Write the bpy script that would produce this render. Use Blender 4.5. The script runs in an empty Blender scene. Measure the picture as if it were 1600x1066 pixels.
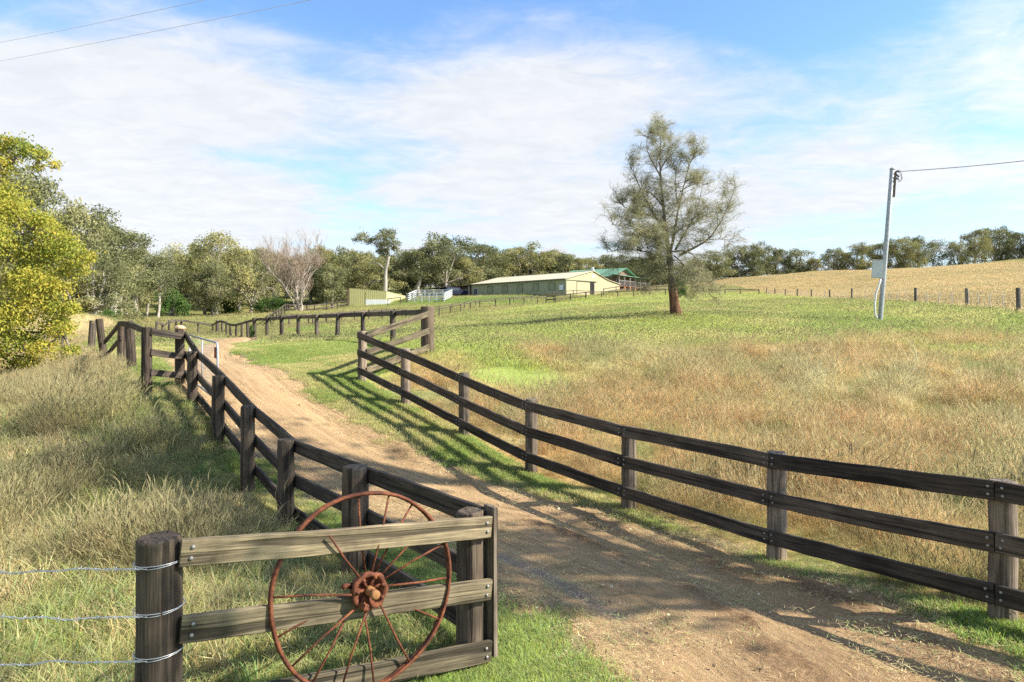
import bpy, math, random
import numpy as np
from mathutils import Vector, Matrix

random.seed(11)
rng = np.random.default_rng(11)
scene = bpy.context.scene
COL = scene.collection
R = math.radians

# ------------------------------------------------------------------ survey frame
# eye 2.75 m over the near ground, looking along +Y with a 24 mm lens
ZC, F, HX, HY = 2.75, 1067.0, 800.0, 505.0


def P(px, py, Y):
    return Vector(((px - HX) * Y / F, Y, ZC - (py - HY) * Y / F))


# ------------------------------------------------------------------ noise
def _hash(ix, iy, seed):
    M = np.uint64(0xffffffff)
    h = (ix.astype(np.int64).astype(np.uint64) * np.uint64(374761393)
         + iy.astype(np.int64).astype(np.uint64) * np.uint64(668265263)
         + np.uint64(seed * 1442695 + 17)) & M
    h = ((h ^ (h >> np.uint64(13))) * np.uint64(1274126177)) & M
    h = ((h ^ (h >> np.uint64(15))) * np.uint64(2246822519)) & M
    h = h ^ (h >> np.uint64(16))
    return h.astype(np.float64) / 4294967295.0


def vnoise(x, y, seed=0):
    x = np.asarray(x, float); y = np.asarray(y, float)
    ix = np.floor(x); iy = np.floor(y)
    fx = x - ix; fy = y - iy
    fx = fx * fx * (3 - 2 * fx); fy = fy * fy * (3 - 2 * fy)
    ix = ix + 100000; iy = iy + 100000
    a = _hash(ix, iy, seed); b = _hash(ix + 1, iy, seed)
    c = _hash(ix, iy + 1, seed); d = _hash(ix + 1, iy + 1, seed)
    return (a * (1 - fx) + b * fx) * (1 - fy) + (c * (1 - fx) + d * fx) * fy


def fbm(x, y, seed=0, octs=4):
    s = 0; a = 0.5; t = 0
    for k in range(octs):
        s = s + a * vnoise(x * 2 ** k + 3.7 * k, y * 2 ** k - 1.3 * k, seed + k)
        t += a; a *= 0.5
    return s / t          # 0..1


def sst(a, b, x):
    t = np.clip((x - a) / (b - a), 0, 1)
    return t * t * (3 - 2 * t)


# ------------------------------------------------------------------ terrain heights
ctrl = []


def cp(px, py, Y):
    p = P(px, py, Y); ctrl.append((p.x, p.y, p.z))


for q in [  # left fence line, right fence line
        (735, 1037, 5.5), (555, 893, 7.5), (446, 822, 9.3), (387, 766, 11), (341, 692, 12.9), (300, 630, 14.9), (279, 600, 16.4),
        (1567, 972, 6), (1213, 873, 8.1), (983, 795, 10.2), (830, 737, 12.2), (725, 680, 14), (634, 632, 15.8), (566, 595, 17.7),
        (668, 552, 20.5), (614, 537, 24), (567, 534, 26.5), (527, 532, 29), (466, 530, 34), (417, 528, 39),
        # left grass and bank
        (205, 578, 18.5), (191, 568, 21), (163, 560, 23), (470, 594, 17.3), (408, 568, 20.3), (366, 556, 22.6), (310, 566, 21.5), (143, 545, 27), (60, 586, 22), (-150, 590, 22), (100, 618, 17), (-100, 650, 15), (100, 492, 42), (20, 495, 40),
        (-200, 492, 42), (170, 500, 45), (100, 494, 60), (-100, 490, 60), (200, 498, 66),
        # road bend and hollow
        (340, 545, 26), (352, 536, 33), (385, 528, 39), (333, 527, 58), (255, 533, 46), (300, 517, 64), (330, 505, 80), (250, 500, 82),
        (335, 493, 110), (250, 460, 170), (400, 492, 100), (465, 491, 95), (450, 489, 85), (437, 513, 55), (530, 506, 65), (600, 499, 75),
        # middle paddock
        (668, 499, 82), (750, 482, 95), (840, 474, 105), (940, 464, 112), (1040, 459, 116),
        (1055, 495, 35), (1375, 504, 34), (880, 530, 27), (760, 512, 45), (900, 490, 60), (1050, 478, 60), (950, 473, 85), (1100, 470, 80),
        (1200, 540, 24), (1400, 545, 22), (1000, 545, 24), (1250, 500, 36), (1150, 520, 29),
        (1592, 491, 31.5), (1512, 482, 41), (1431, 477, 48), (1331, 470.6, 66), (1296, 470, 72), (1268, 467.5, 81), (1245, 465, 92), (1227, 463, 104),
        (1198, 461.5, 118), (1133, 459, 118),
        # barn, shed, house
        (883, 462, 110), (733, 463.6, 128), (967, 455, 119.5), (1012, 456, 140), (967, 459, 133), (990, 458, 136), (580, 478, 106), (545, 479, 109), (640, 467, 118), (700, 467, 115),
        (780, 467, 108),
        # far crest on the right
        (1130, 437, 150), (1281, 425, 150), (1400, 422, 150), (1459, 419, 150), (1600, 406, 150), (1800, 400, 150), (1600, 440, 90), (1450, 448, 100), (1800, 470, 60), (2000, 440, 100)]:
    cp(*q)
ctrl += [(0, 0, 0), (4, 0, 0.02), (-5, 2, 0.02), (-8, 6, 0.0), (-9, 10, 0.1), (-12, 13, 0.7), (2, 5, 0), (8, 4, 0.1), (14, 6, 0.35), (12, 12, 0.4), (8, 12, 0.12),
         (20, 14, 1.2), (16, 20, 1.5), (0, -20, 0.6), (20, -20, 1), (-20, -20, .6), (40, 0, 3), (-40, 0, 1),
         (-18, 8, .6), (0, 215, 13), (60, 200, 10.5), (120, 210, 11.5), (-60, 215, 16), (-120, 185, 15), (200, 200, 13), (-200, 200, 16), (-120, 60, 4), (-80, 90, 3.5),
         (0, 320, 15), (200, 330, 8), (-200, 330, 18), (-90, 320, 18), (400, 300, 8), (-400, 300, 8), (300, 0, 10), (-300, 0, 6)]
CT = np.array(ctrl)


def _ker(d2):
    return -np.sqrt(d2 + 1.5 ** 2)


_d2 = ((CT[:, None, :2] - CT[None, :, :2]) ** 2).sum(-1)
_n = len(CT)
_A = np.zeros((_n + 3, _n + 3))
_A[:_n, :_n] = _ker(_d2) - 0.08 * np.eye(_n)
_A[:_n, _n] = 1; _A[_n, :_n] = 1
_A[:_n, _n + 1] = CT[:, 0]; _A[_n + 1, :_n] = CT[:, 0]
_A[:_n, _n + 2] = CT[:, 1]; _A[_n + 2, :_n] = CT[:, 1]
_w = np.linalg.solve(_A, np.concatenate([CT[:, 2], [0, 0, 0]]))


def hz(x, y):
    x = np.atleast_1d(np.asarray(x, float)); y = np.atleast_1d(np.asarray(y, float))
    xr, yr = np.clip(x, -400, 400), np.clip(y, -60, 340)
    out = np.empty(x.shape)
    xf, yf, of = xr.ravel(), yr.ravel(), out.ravel()
    for i in range(0, xf.size, 20000):
        s = slice(i, i + 20000)
        d2 = (xf[s, None] - CT[None, :, 0]) ** 2 + (yf[s, None] - CT[None, :, 1]) ** 2
        of[s] = _ker(d2) @ _w[:_n] + _w[_n] + _w[_n + 1] * xf[s] + _w[_n + 2] * yf[s]
    return of.reshape(x.shape)


def gz(x, y):
    return float(hz(x, y)[0])


# ------------------------------------------------------------------ lines on the ground
def spline(pts, step):
    pts = [np.array(p, float) for p in pts]
    out = []
    for i in range(len(pts) - 1):
        p0 = pts[max(i - 1, 0)]; p1 = pts[i]; p2 = pts[i + 1]; p3 = pts[min(i + 2, len(pts) - 1)]
        n = max(2, int(np.linalg.norm(p2 - p1) / step))
        for k in range(n):
            t = k / n
            out.append(0.5 * ((2 * p1) + (-p0 + p2) * t + (2 * p0 - 5 * p1 + 4 * p2 - p3) * t * t + (-p0 + 3 * p1 - 3 * p2 + p3) * t ** 3))
    out.append(pts[-1])
    return np.array(out)


ROADC = spline([(3.3, -8), (3.1, -2), (2.95, 1.5), (2.75, 4), (2.45, 5.2), (1.98, 6.5), (1.45, 7.4), (.8, 8.3), (-.45, 9.9), (-1.6, 11.1), (-2.9, 12.35), (-4.5, 14.0), (-6.15, 16.0),
                (-7.75, 18.4), (-10.2, 22.3), (-11.4, 26), (-12.8, 30), (-14.0, 34), (-15.2, 38), (-16.5, 44)], 0.1)
_t = np.gradient(ROADC, axis=0); _t /= np.linalg.norm(_t, axis=1)[:, None]
ROADN = np.stack([_t[:, 1], -_t[:, 0]], 1)         # to the right when walking away
ROADS = np.concatenate([[0], np.cumsum(np.linalg.norm(np.diff(ROADC, axis=0), axis=1))])


def road_uv(x, y):
    """signed offset from the centre line and arc length"""
    x = np.asarray(x, float).ravel(); y = np.asarray(y, float).ravel()
    u = np.full(x.size, 99.0); v = np.zeros(x.size)
    near = np.where((x > -21) & (x < 9) & (y > -9) & (y < 47))[0]
    for i in range(0, near.size, 8000):
        k = near[i:i + 8000]
        d2 = (x[k, None] - ROADC[None, :, 0]) ** 2 + (y[k, None] - ROADC[None, :, 1]) ** 2
        j = d2.argmin(1)
        dd = np.sqrt(d2[np.arange(k.size), j])
        s = np.sign((x[k] - ROADC[j, 0]) * ROADN[j, 0] + (y[k] - ROADC[j, 1]) * ROADN[j, 1])
        u[k] = dd * np.where(s == 0, 1, s); v[k] = ROADS[j]
    return u, v


def road_half(v, side):
    return 1.52 - 0.30 * sst(16, 22, v) - .45 * sst(31, 39, v) + 0.30 * (fbm(v * 0.8, 5.0 + side * 9, 31 + side) - .5) + 0.35 * (fbm(v * 3.3, 7.0 + side * 9, 51 + side) - .5)


LF = [(-.335, 5.5), (-1.72, 7.5), (-3.08, 9.3), (-4.26, 11.0), (-5.55, 12.9), (-6.98, 14.9), (-7.98, 16.4)]       # left posts
RF = [(5.6, 4.15), (4.31, 6.0), (3.14, 8.1), (1.75, 10.2), (.343, 12.2), (-.985, 14.0), (-2.46, 15.8), (-3.88, 17.7)]   # right posts
LPOST = (-2.17, 4.2)
RCOR = (-2.54, 20.5)
F1 = [RCOR] + [((px - HX) * Y / F, Y) for px, Y in [(614, 24), (567, 26.5), (527, 29), (495, 31.5), (466, 34), (440, 36.5), (417, 39), (398, 41)]]
WIREF = [((px - HX) * Y / F, Y) for px, Y in [(1790, 24), (1592, 31.5), (1512, 40), (1431, 50), (1378, 58), (1331, 66), (1296.6, 74), (1268, 83), (1246, 93), (1227.5, 103), (1211, 112), (1198, 120)]]


def inpoly(x, y, poly):
    ins = np.zeros(x.shape, bool)
    n = len(poly)
    for i in range(n):
        x1, y1 = poly[i]; x2, y2 = poly[(i + 1) % n]
        if y1 == y2:
            continue
        c = ((y1 > y) != (y2 > y)) & (x < (x2 - x1) * (y - y1) / (y2 - y1) + x1)
        ins ^= c
    return ins


PADDOCK = [(9.5, -1.5), (7, 2.2)] + RF + [RCOR] + F1[1:] + [(-17, 52), (-8, 75), (10, 108), (46, 124)] + WIREF[::-1] + [(42, 15), (30, -4)]
LEFTLAND = [(-8, -2), (-2.6, 3.2), LPOST] + LF + [(-8.4, 15.7), (-10.3, 18.5), (-12, 21), (-17, 27), (-26, 45), (-60, 60), (-80, 30), (-40, -10)]
DRYFIELD = WIREF + [(44, 135), (20, 160), (60, 200), (200, 200), (400, 120), (200, 0)]
BUILD = [[(8.6, 110), (-8.6, 128), (2, 138), (19, 120)], [(21, 135), (9, 143), (20, 160), (33, 148)], [(-26, 109), (-19.3, 105), (-17, 109), (-24, 113)]]

mixc = lambda a, b, t: a * (1 - t[:, None]) + b * t[:, None]
C_ = lambda *c: np.array(c, float)


def field_col(x, y):
    """growing colour of the turf: what grows where"""
    x = np.asarray(x, float).ravel(); y = np.asarray(y, float).ravel()
    n1 = fbm(x * .12, y * .12, 3); n2 = fbm(x * .5, y * .5, 8); n3 = fbm(x * 1.6, y * 1.6, 18, 3)
    col = np.tile(C_(.19, .215, .065), (x.size, 1))
    col = mixc(col, C_(.30, .27, .10), sst(.40, .68, .5 * n1 + .5 * n2))
    pad = inpoly(x, y, PADDOCK)
    # long dry grass beside the rails, fresh pick further up
    edge = 20.5 + 8 * (n1 - .5) * 2 + 5 * (n2 - .5) - .10 * (x - 5)
    dry = (1 - sst(-2.0, 2.2, y - edge)) * pad
    fresh = mixc(np.tile(C_(.235, .295, .062), (x.size, 1)), C_(.35, .345, .11), sst(.42, .60, n2 * .6 + n1 * .4))
    fresh = mixc(fresh, C_(.15, .245, .04), sst(.56, .68, n1) * .8)
    col = np.where(pad[:, None], fresh, col)
    n4 = fbm(x * .9 + 31, y * .9, 91); n5 = fbm(x * .28 + 5, y * .28, 93)
    dcol = mixc(np.tile(C_(.45, .325, .135), (x.size, 1)), C_(.58, .465, .235), sst(.46, .58, n3))
    dcol = mixc(dcol, C_(.225, .255, .09), sst(.49, .57, n4 * .5 + n2 * .5) * .9)
    dcol = mixc(dcol, C_(.46, .235, .09), sst(.44, .55, n5) * .62)
    dcol = mixc(dcol, C_(.17, .225, .065), sst(.60, .68, n4) * .7)
    col = mixc(col, dcol, dry)
    # dry hill paddock on the right
    fld = inpoly(x, y, DRYFIELD)
    hill = mixc(np.tile(C_(.36, .275, .130), (x.size, 1)), C_(.30, .245, .115), sst(.45, .62, n1 * .6 + n2 * .4))
    hill = mixc(hill, C_(.165, .18, .055), sst(95, 116, x + 0.2 * (y - 150)) * sst(126, 142, y + 10 * n1))
    col = np.where(fld[:, None], hill, col)
    # left side
    lft = inpoly(x, y, LEFTLAND)
    n4 = fbm(x * 1.1 + 31, y * 1.1, 94)
    lc = mixc(np.tile(C_(.165, .215, .055), (x.size, 1)), C_(.42, .33, .16), sst(.38, .53, .5 * n2 + .3 * n4 + .2 * n1))
    lc = mixc(lc, C_(.12, .195, .04), sst(.56, .66, n4) * .65)
    straw = sst(12.5, 17, y + .25 * x + 6 * (n1 - .5)) * (1 - .6 * sst(-9, -6.5, x + .35 * (16 - y)))
    lc = mixc(lc, C_(.46, .35, .18), straw * .75)
    lc = mixc(lc, C_(.125, .22, .04), sst(-4.6, -1.2, x + (5 - y) * .55) * .8)
    lc = mixc(lc, C_(.15, .225, .05), (1 - sst(6.5, 11, y + 4 * (n2 - .5))) * .55 * sst(.35, .55, n4))
    col = np.where(lft[:, None], lc, col)
    # road verges
    u, v = road_uv(x, y)
    vg = (~pad) & (~lft) & (np.abs(u) < 7) & (y < 34)
    vc = mixc(np.tile(C_(.16, .235, .045), (x.size, 1)), C_(.32, .31, .11), sst(.46, .60, n2 * .6 + n3 * .4))
    vc = mixc(vc, C_(.13, .24, .04), (1 - sst(7, 9, y)) * .75)
    col = np.where(vg[:, None], vc, col)
    # green lawn in front of barn
    lawn = sst(0, 1, 1 - np.maximum(np.abs((x + 8) / 17), np.abs((y - 108) / 9)) + .5 * (n1 - .3)) * (y > 98)
    col = mixc(col, C_(.10, .205, .03), lawn * .85)
    col = np.clip(col * 1.22, 0, .6)
    return col, dry, pad, lft, fld, u, v


# ------------------------------------------------------------------ mesh helpers
def mesh_np(name, verts, faces, attrs=None, mat=None, smooth=True):
    """verts (n,3); faces (m,k) one array or list of arrays of equal k"""
    verts = np.asarray(verts, np.float32)
    if isinstance(faces, np.ndarray):
        faces = [faces]
    faces = [f for f in faces if len(f)]
    me = bpy.data.meshes.new(name)
    me.vertices.add(len(verts)); me.vertices.foreach_set('co', verts.ravel())
    li = np.concatenate([f.ravel() for f in faces]).astype(np.int32)
    tot = np.concatenate([np.full(len(f), f.shape[1], np.int32) for f in faces])
    st = np.concatenate([[0], np.cumsum(tot)[:-1]]).astype(np.int32)
    me.loops.add(len(li)); me.loops.foreach_set('vertex_index', li)
    me.polygons.add(len(tot)); me.polygons.foreach_set('loop_start', st); me.polygons.foreach_set('loop_total', tot)
    me.polygons.foreach_set('use_smooth', np.full(len(tot), smooth, bool))
    me.update(calc_edges=True)
    for k, v in (attrs or {}).items():
        v = np.asarray(v, np.float32)
        if v.ndim == 1:
            a = me.attributes.new(k, 'FLOAT', 'POINT'); a.data.foreach_set('value', v)
        else:
            if v.shape[1] == 3:
                v = np.concatenate([v, np.ones((len(v), 1), np.float32)], 1)
            a = me.attributes.new(k, 'FLOAT_COLOR', 'POINT'); a.data.foreach_set('color', v.ravel())
    if mat:
        me.materials.append(mat)
    return me


WM = {}


def obj(name, me, parent=None, mw=None, label=None, cat=None, group=None, kind=None):
    o = bpy.data.objects.new(name, me); COL.objects.link(o)
    mw = mw if mw is not None else Matrix.Identity(4)
    if parent:
        o.parent = parent
        o.matrix_local = WM[parent.name].inverted() @ mw
    else:
        o.matrix_local = mw
    WM[o.name] = mw.copy()
    for k, v in (('label', label), ('category', cat), ('group', group), ('kind', kind)):
        if v:
            o[k] = v
    return o


def thing(name, label, cat, loc=(0, 0, 0), group=None, rotz=0):
    return obj(name, None, None, Matrix.Translation(loc) @ Matrix.Rotation(rotz, 4, 'Z'), label, cat, group)


class MB:
    """collects boxes and tubes into one mesh"""
    def __init__(s):
        s.v = []; s.f = []

    def add(s, v, f):
        b = len(s.v); s.v += [tuple(p) for p in v]; s.f += [tuple(i + b for i in q) for q in f]; return s

    def box(s, x0, x1, y0, y1, z0, z1):
        return s.hexa([(x0, y0, z0), (x1, y0, z0), (x1, y1, z0), (x0, y1, z0), (x0, y0, z1), (x1, y0, z1), (x1, y1, z1), (x0, y1, z1)])

    def hexa(s, p):
        return s.add(p, [(0, 3, 2, 1), (4, 5, 6, 7), (0, 1, 5, 4), (1, 2, 6, 5), (2, 3, 7, 6), (3, 0, 4, 7)])

    def tube(s, pts, rad, n=8, caps=True):
        v, f = tube_np(pts, rad, n, caps)
        return s.add(v, f)

    def mesh(s, name, mat=None, smooth=False):
        me = bpy.data.meshes.new(name); me.from_pydata(s.v, [], s.f)
        me.polygons.foreach_set('use_smooth', [smooth] * len(me.polygons))
        if mat:
            me.materials.append(mat)
        me.update(); return me


def tube_np(pts, rad, n=6, caps=True):
    pts = [Vector(p) for p in pts]
    if not hasattr(rad, '__len__'):
        rad = [rad] * len(pts)
    V = []; Fc = []
    a = None
    for i, p in enumerate(pts):
        d = (pts[min(i + 1, len(pts) - 1)] - pts[max(i - 1, 0)])
        d = d.normalized() if d.length > 1e-9 else Vector((0, 0, 1))
        if a is None:
            a = d.orthogonal().normalized()
        else:
            a = (a - d * a.dot(d))
            a = a.normalized() if a.length > 1e-6 else d.orthogonal().normalized()
        b = d.cross(a)
        for k in range(n):
            t = 2 * math.pi * k / n
            V.append(p + (a * math.cos(t) + b * math.sin(t)) * rad[i])
    for i in range(len(pts) - 1):
        for k in range(n):
            Fc.append((i * n + k, i * n + (k + 1) % n, (i + 1) * n + (k + 1) % n, (i + 1) * n + k))
    if caps:
        Fc.append(tuple(range(n - 1, -1, -1)))
        Fc.append(tuple((len(pts) - 1) * n + k for k in range(n)))
    return V, Fc


# ------------------------------------------------------------------ materials
class NT:
    def __init__(s, name):
        s.m = bpy.data.materials.new(name); s.m.use_nodes = True
        s.t = s.m.node_tree; s.t.nodes.clear()
        s.out = s.n('ShaderNodeOutputMaterial')

    def n(s, typ, **kw):
        nd = s.t.nodes.new(typ)
        for k, v in kw.items():
            setattr(nd, k, v)
        return nd

    def l(s, a, b):
        s.t.links.new(a, b); return s

    def noise(s, vec, scale, detail=4, rough=.6, dist=0):
        nd = s.n('ShaderNodeTexNoise')
        nd.inputs['Scale'].default_value = scale; nd.inputs['Detail'].default_value = detail
        nd.inputs['Roughness'].default_value = rough; nd.inputs['Distortion'].default_value = dist
        if vec is not None:
            s.l(vec, nd.inputs['Vector'])
        return nd.outputs['Fac']

    def mapping(s, vec, scale=(1, 1, 1), loc=(0, 0, 0)):
        nd = s.n('ShaderNodeMapping'); nd.inputs['Scale'].default_value = scale; nd.inputs['Location'].default_value = loc
        s.l(vec, nd.inputs['Vector']); return nd.outputs['Vector']

    def coord(s, which='Object'):
        return s.n('ShaderNodeTexCoord').outputs[which]

    def attr(s, name, typ='GEOMETRY', out='Color'):
        nd = s.n('ShaderNodeAttribute', attribute_name=name, attribute_type=typ); return nd.outputs[out]

    def ramp(s, fac, stops):
        nd = s.n('ShaderNodeValToRGB'); e = nd.color_ramp.elements
        while len(e) < len(stops):
            e.new(.5)
        for k, (p, c) in enumerate(stops):
            e[k].position = p; e[k].color = (*c, 1) if len(c) == 3 else c
        s.l(fac, nd.inputs['Fac']); return nd.outputs['Color']

    def rng(s, v, a, b, c, d):
        nd = s.n('ShaderNodeMapRange'); nd.inputs[1].default_value = a; nd.inputs[2].default_value = b
        nd.inputs[3].default_value = c; nd.inputs[4].default_value = d
        s.l(v, nd.inputs[0]); return nd.outputs[0]

    def mix(s, fac, a, b, mode='MIX'):
        nd = s.n('ShaderNodeMix', data_type='RGBA', blend_type=mode)
        for sock, v in ((nd.inputs['Factor'], fac), (nd.inputs[6], a), (nd.inputs[7], b)):
            if isinstance(v, (int, float)):
                sock.default_value = v
            elif isinstance(v, tuple):
                sock.default_value = (*v, 1)
            else:
                s.l(v, sock)
        return nd.outputs[2]

    def math(s, op, a, b=0.0, c=None):
        nd = s.n('ShaderNodeMath', operation=op)
        for i, v in enumerate((a, b) if c is None else (a, b, c)):
            if isinstance(v, (int, float)):
                nd.inputs[i].default_value = v
            else:
                s.l(v, nd.inputs[i])
        return nd.outputs[0]

    def bump(s, h, strength=.4, dist=.02):
        nd = s.n('ShaderNodeBump'); nd.inputs['Strength'].default_value = strength; nd.inputs['Distance'].default_value = dist
        s.l(h, nd.inputs['Height']); return nd.outputs['Normal']

    def princ(s, col, rough=.8, normal=None, metal=0, spec=.3):
        b = s.n('ShaderNodeBsdfPrincipled')
        for k, v in (('Base Color', col), ('Roughness', rough), ('Metallic', metal), ('Specular IOR Level', spec)):
            if isinstance(v, tuple):
                b.inputs[k].default_value = (*v, 1)
            elif isinstance(v, (int, float)):
                b.inputs[k].default_value = v
            else:
                s.l(v, b.inputs[k])
        if normal is not None:
            s.l(normal, b.inputs['Normal'])
        s.l(b.outputs[0], s.out.inputs['Surface'])
        return s.m

    def leafy(s, col, trans=.35, tcol=None, lift=.0):
        d = s.n('ShaderNodeBsdfDiffuse'); t = s.n('ShaderNodeBsdfTranslucent'); m = s.n('ShaderNodeMixShader')
        if lift:        # shading normal tipped upward to brighten blades and leaves
            g = s.n('ShaderNodeNewGeometry'); v = s.n('ShaderNodeMix', data_type='VECTOR')
            v.inputs['Factor'].default_value = lift; s.l(g.outputs['Normal'], v.inputs[4]); v.inputs[5].default_value = (0, 0, 1)
            nn = s.n('ShaderNodeVectorMath', operation='NORMALIZE'); s.l(v.outputs[1], nn.inputs[0]); s.l(nn.outputs[0], d.inputs['Normal'])
        m.inputs[0].default_value = trans
        s.l(col, d.inputs['Color']); s.l(tcol or col, t.inputs['Color'])
        s.l(d.outputs[0], m.inputs[1]); s.l(t.outputs[0], m.inputs[2]); s.l(m.outputs[0], s.out.inputs['Surface'])
        return s.m


def wood(name, dark, light, along='X', wear=.45, fine=1.0, spec=.25):
    s = NT(name); c = s.coord()
    rnd = s.n('ShaderNodeObjectInfo').outputs['Random']
    off = s.n('ShaderNodeVectorMath', operation='ADD')
    cmb = s.n('ShaderNodeCombineXYZ')
    for i in range(3):
        s.l(s.math('MULTIPLY', rnd, 37.0 + 11 * i), cmb.inputs[i])
    s.l(c, off.inputs[0]); s.l(cmb.outputs[0], off.inputs[1]); c = off.outputs[0]
    sc = (.9, 26, 26) if along == 'X' else (26, 26, .9)
    sc2 = (3, 90, 90) if along == 'X' else (90, 90, 3)
    g1 = s.noise(s.mapping(c, sc), 1.0 * fine, 5, .65, .6)
    g2 = s.noise(s.mapping(c, sc2), 1.0 * fine, 3, .6)
    big = s.noise(c, 2.2, 4, .6)
    fac = s.math('ADD', s.math('MULTIPLY', g1, .55), s.math('MULTIPLY', big, .45))
    base = s.ramp(fac, [(.5 - wear * .3, dark), (.52, tuple((a + b) / 2 for a, b in zip(dark, light))), (.5 + (1.1 - wear) * .3, light)])
    base = s.mix(s.rng(g2, .35, .65, 0, .55), base, tuple(v * .45 for v in dark))
    crack = s.rng(s.noise(s.mapping(c, tuple(v * .5 for v in sc)), 1.3, 2, .5), .56, .62, 0, 1)
    crack = s.math('MULTIPLY', crack, .7)
    base = s.mix(crack, base, tuple(v * .3 for v in dark))
    base = s.mix(1.0, base, s.ramp(rnd, [(0, (.72, .70, .68)), (.5, (1, .97, .93)), (1, (1.45, 1.38, 1.30))]), 'MULTIPLY')
    h = s.math('SUBTRACT', s.math('ADD', g1, s.math('MULTIPLY', g2, .5)), s.math('MULTIPLY', crack, 1.4))
    return s.princ(base, .82, s.bump(h, .55, .012), spec=spec)


def plain(name, c1, c2, scale=3, rough=.7, bump=.15, metal=0, spec=.3, streak=None):
    s = NT(name); c = s.coord()
    if streak:
        c = s.mapping(c, streak)
    n = s.noise(c, scale, 5, .6)
    return s.princ(s.ramp(n, [(.32, c1), (.68, c2)]), rough, s.bump(n, bump, .02), metal, spec)


M = {}
M['rail'] = wood('dark_rail_wood', (.021, .0165, .013), (.135, .108, .082), 'X', .55)
M['post'] = wood('dark_post_wood', (.038, .028, .020), (.19, .145, .10), 'Z', .45)
M['pale_post'] = wood('weathered_post_wood', (.09, .070, .052), (.40, .325, .24), 'Z', .38)
M['panel'] = wood('weathered_rail_wood', (.060, .047, .030), (.33, .275, .165), 'X', .42)
M['far_rail'] = wood('far_rail_wood', (.05, .040, .032), (.19, .155, .12), 'X', .5, .5)
M['far_post'] = wood('far_post_wood', (.045, .036, .028), (.17, .14, .108), 'Z', .5, .5)
M['grey_post'] = wood('grey_post_wood', (.08, .07, .06), (.30, .27, .23), 'Z', .5)
M['galv'] = plain('galvanised_steel', (.25, .27, .27), (.42, .43, .42), 9, .5, .05, .35, .4)
M['bolt'] = plain('bolt_steel', (.22, .21, .19), (.36, .34, .31), 30, .6, .1, .4)
M['wire'] = plain('wire_steel', (.45, .45, .44), (.62, .62, .60), 30, .4, .1, .6)
M['cable'] = plain('cable_black', (.10, .10, .105), (.15, .15, .155), 5, .6)
M['cable_pale'] = plain('cable_pale', (.45, .47, .50), (.55, .57, .60), 5, .5)


def rust_mat():
    s = NT('rusty_iron'); c = s.coord()
    n = s.noise(c, 14, 6, .7); n2 = s.noise(c, 60, 4, .6)
    col = s.ramp(n, [(.30, (.035, .015, .010)), (.48, (.12, .038, .018)), (.62, (.20, .066, .026)), (.8, (.29, .125, .048))])
    col = s.mix(s.rng(n2, .5, .7, 0, .5), col, (.06, .022, .013))
    return s.princ(col, .8, s.bump(s.math('ADD', n, n2), .5, .006), .15, .3)


M['rust'] = rust_mat()
M['rust_pale'] = plain('ochre_rust', (.20, .085, .03), (.34, .17, .06), 25, .8, .4)


def bladed(name, trans=.3):
    s = NT(name)
    tint = s.attr('tint', 'INSTANCER'); bv = s.attr('bv', out='Fac'); bt = s.attr('bt', out='Fac')
    # each blade a little greener or drier than its neighbours, the tip paler than the foot
    hs = s.n('ShaderNodeHueSaturation')
    s.l(s.rng(bv, 0, 1, .465, .535), hs.inputs['Hue']); s.l(s.rng(bv, 0, 1, 1.15, .8), hs.inputs['Saturation'])
    s.l(s.rng(s.math('FRACT', s.math('MULTIPLY', bv, 7.31)), 0, 1, .55, 1.45), hs.inputs['Value']); s.l(tint, hs.inputs['Color'])
    dryb = s.rng(s.math('FRACT', s.math('MULTIPLY', bv, 3.37)), .64, .72, 0, .5)
    hs_ = s.mix(dryb, hs.outputs[0], s.mix(.35, (.62, .48, .25), hs.outputs[0]))
    col = s.mix(s.math('MULTIPLY', s.math('POWER', bt, 1.5), .45), hs_, s.mix(.5, hs_, (.52, .42, .22)))
    return s.leafy(col, trans, lift=.75)


M['grass'] = bladed('grass_blades', .45)


def leaf_mat(name, stops, trans=.3, vary=.25, lift=.4):
    s = NT(name); lv = s.attr('lv', out='Fac')
    col = s.ramp(lv, stops)
    r = s.n('ShaderNodeObjectInfo').outputs['Random']
    col = s.mix(vary, col, s.ramp(r, [(0, (.55, .62, .60)), (.5, (1, 1, .95)), (1, (1.5, 1.35, .95))]), 'MULTIPLY')
    return s.leafy(col, trans, lift=lift)


M['gum'] = leaf_mat('gum_leaves', [(0, (.088, .096, .040)), (.5, (.195, .198, .088)), (1, (.36, .33, .155))], .28, .5, .3)  # lighter leaf tones stand in for distance haze
M['bush'] = leaf_mat('bush_leaves', [(0, (.035, .075, .018)), (1, (.11, .17, .045))], .25)
M['yellow'] = leaf_mat('yellow_leaves', [(0, (.13, .18, .035)), (.35, (.29, .31, .055)), (.7, (.46, .40, .068)), (1, (.52, .36, .07))], .42, 0, .3)
M['needle'] = leaf_mat('needle_leaves', [(0, (.17, .175, .09)), (.6, (.33, .315, .17)), (1, (.48, .43, .25))], .35, 0)
M['gumbark'] = plain('pale_gum_bark', (.20, .165, .125), (.48, .43, .345), 1.6, .8, .2, streak=(2, 2, .5))
M['greybark'] = plain('grey_bark', (.10, .085, .07), (.24, .205, .165), 2.5, .9, .4, streak=(3, 3, .6))
M['twig'] = plain('bare_twig', (.22, .16, .11), (.36, .27, .19), 2, .9, .1)
M['barebark'] = plain('bare_tree_bark', (.22, .18, .14), (.50, .43, .34), 2, .9, .2)


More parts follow.
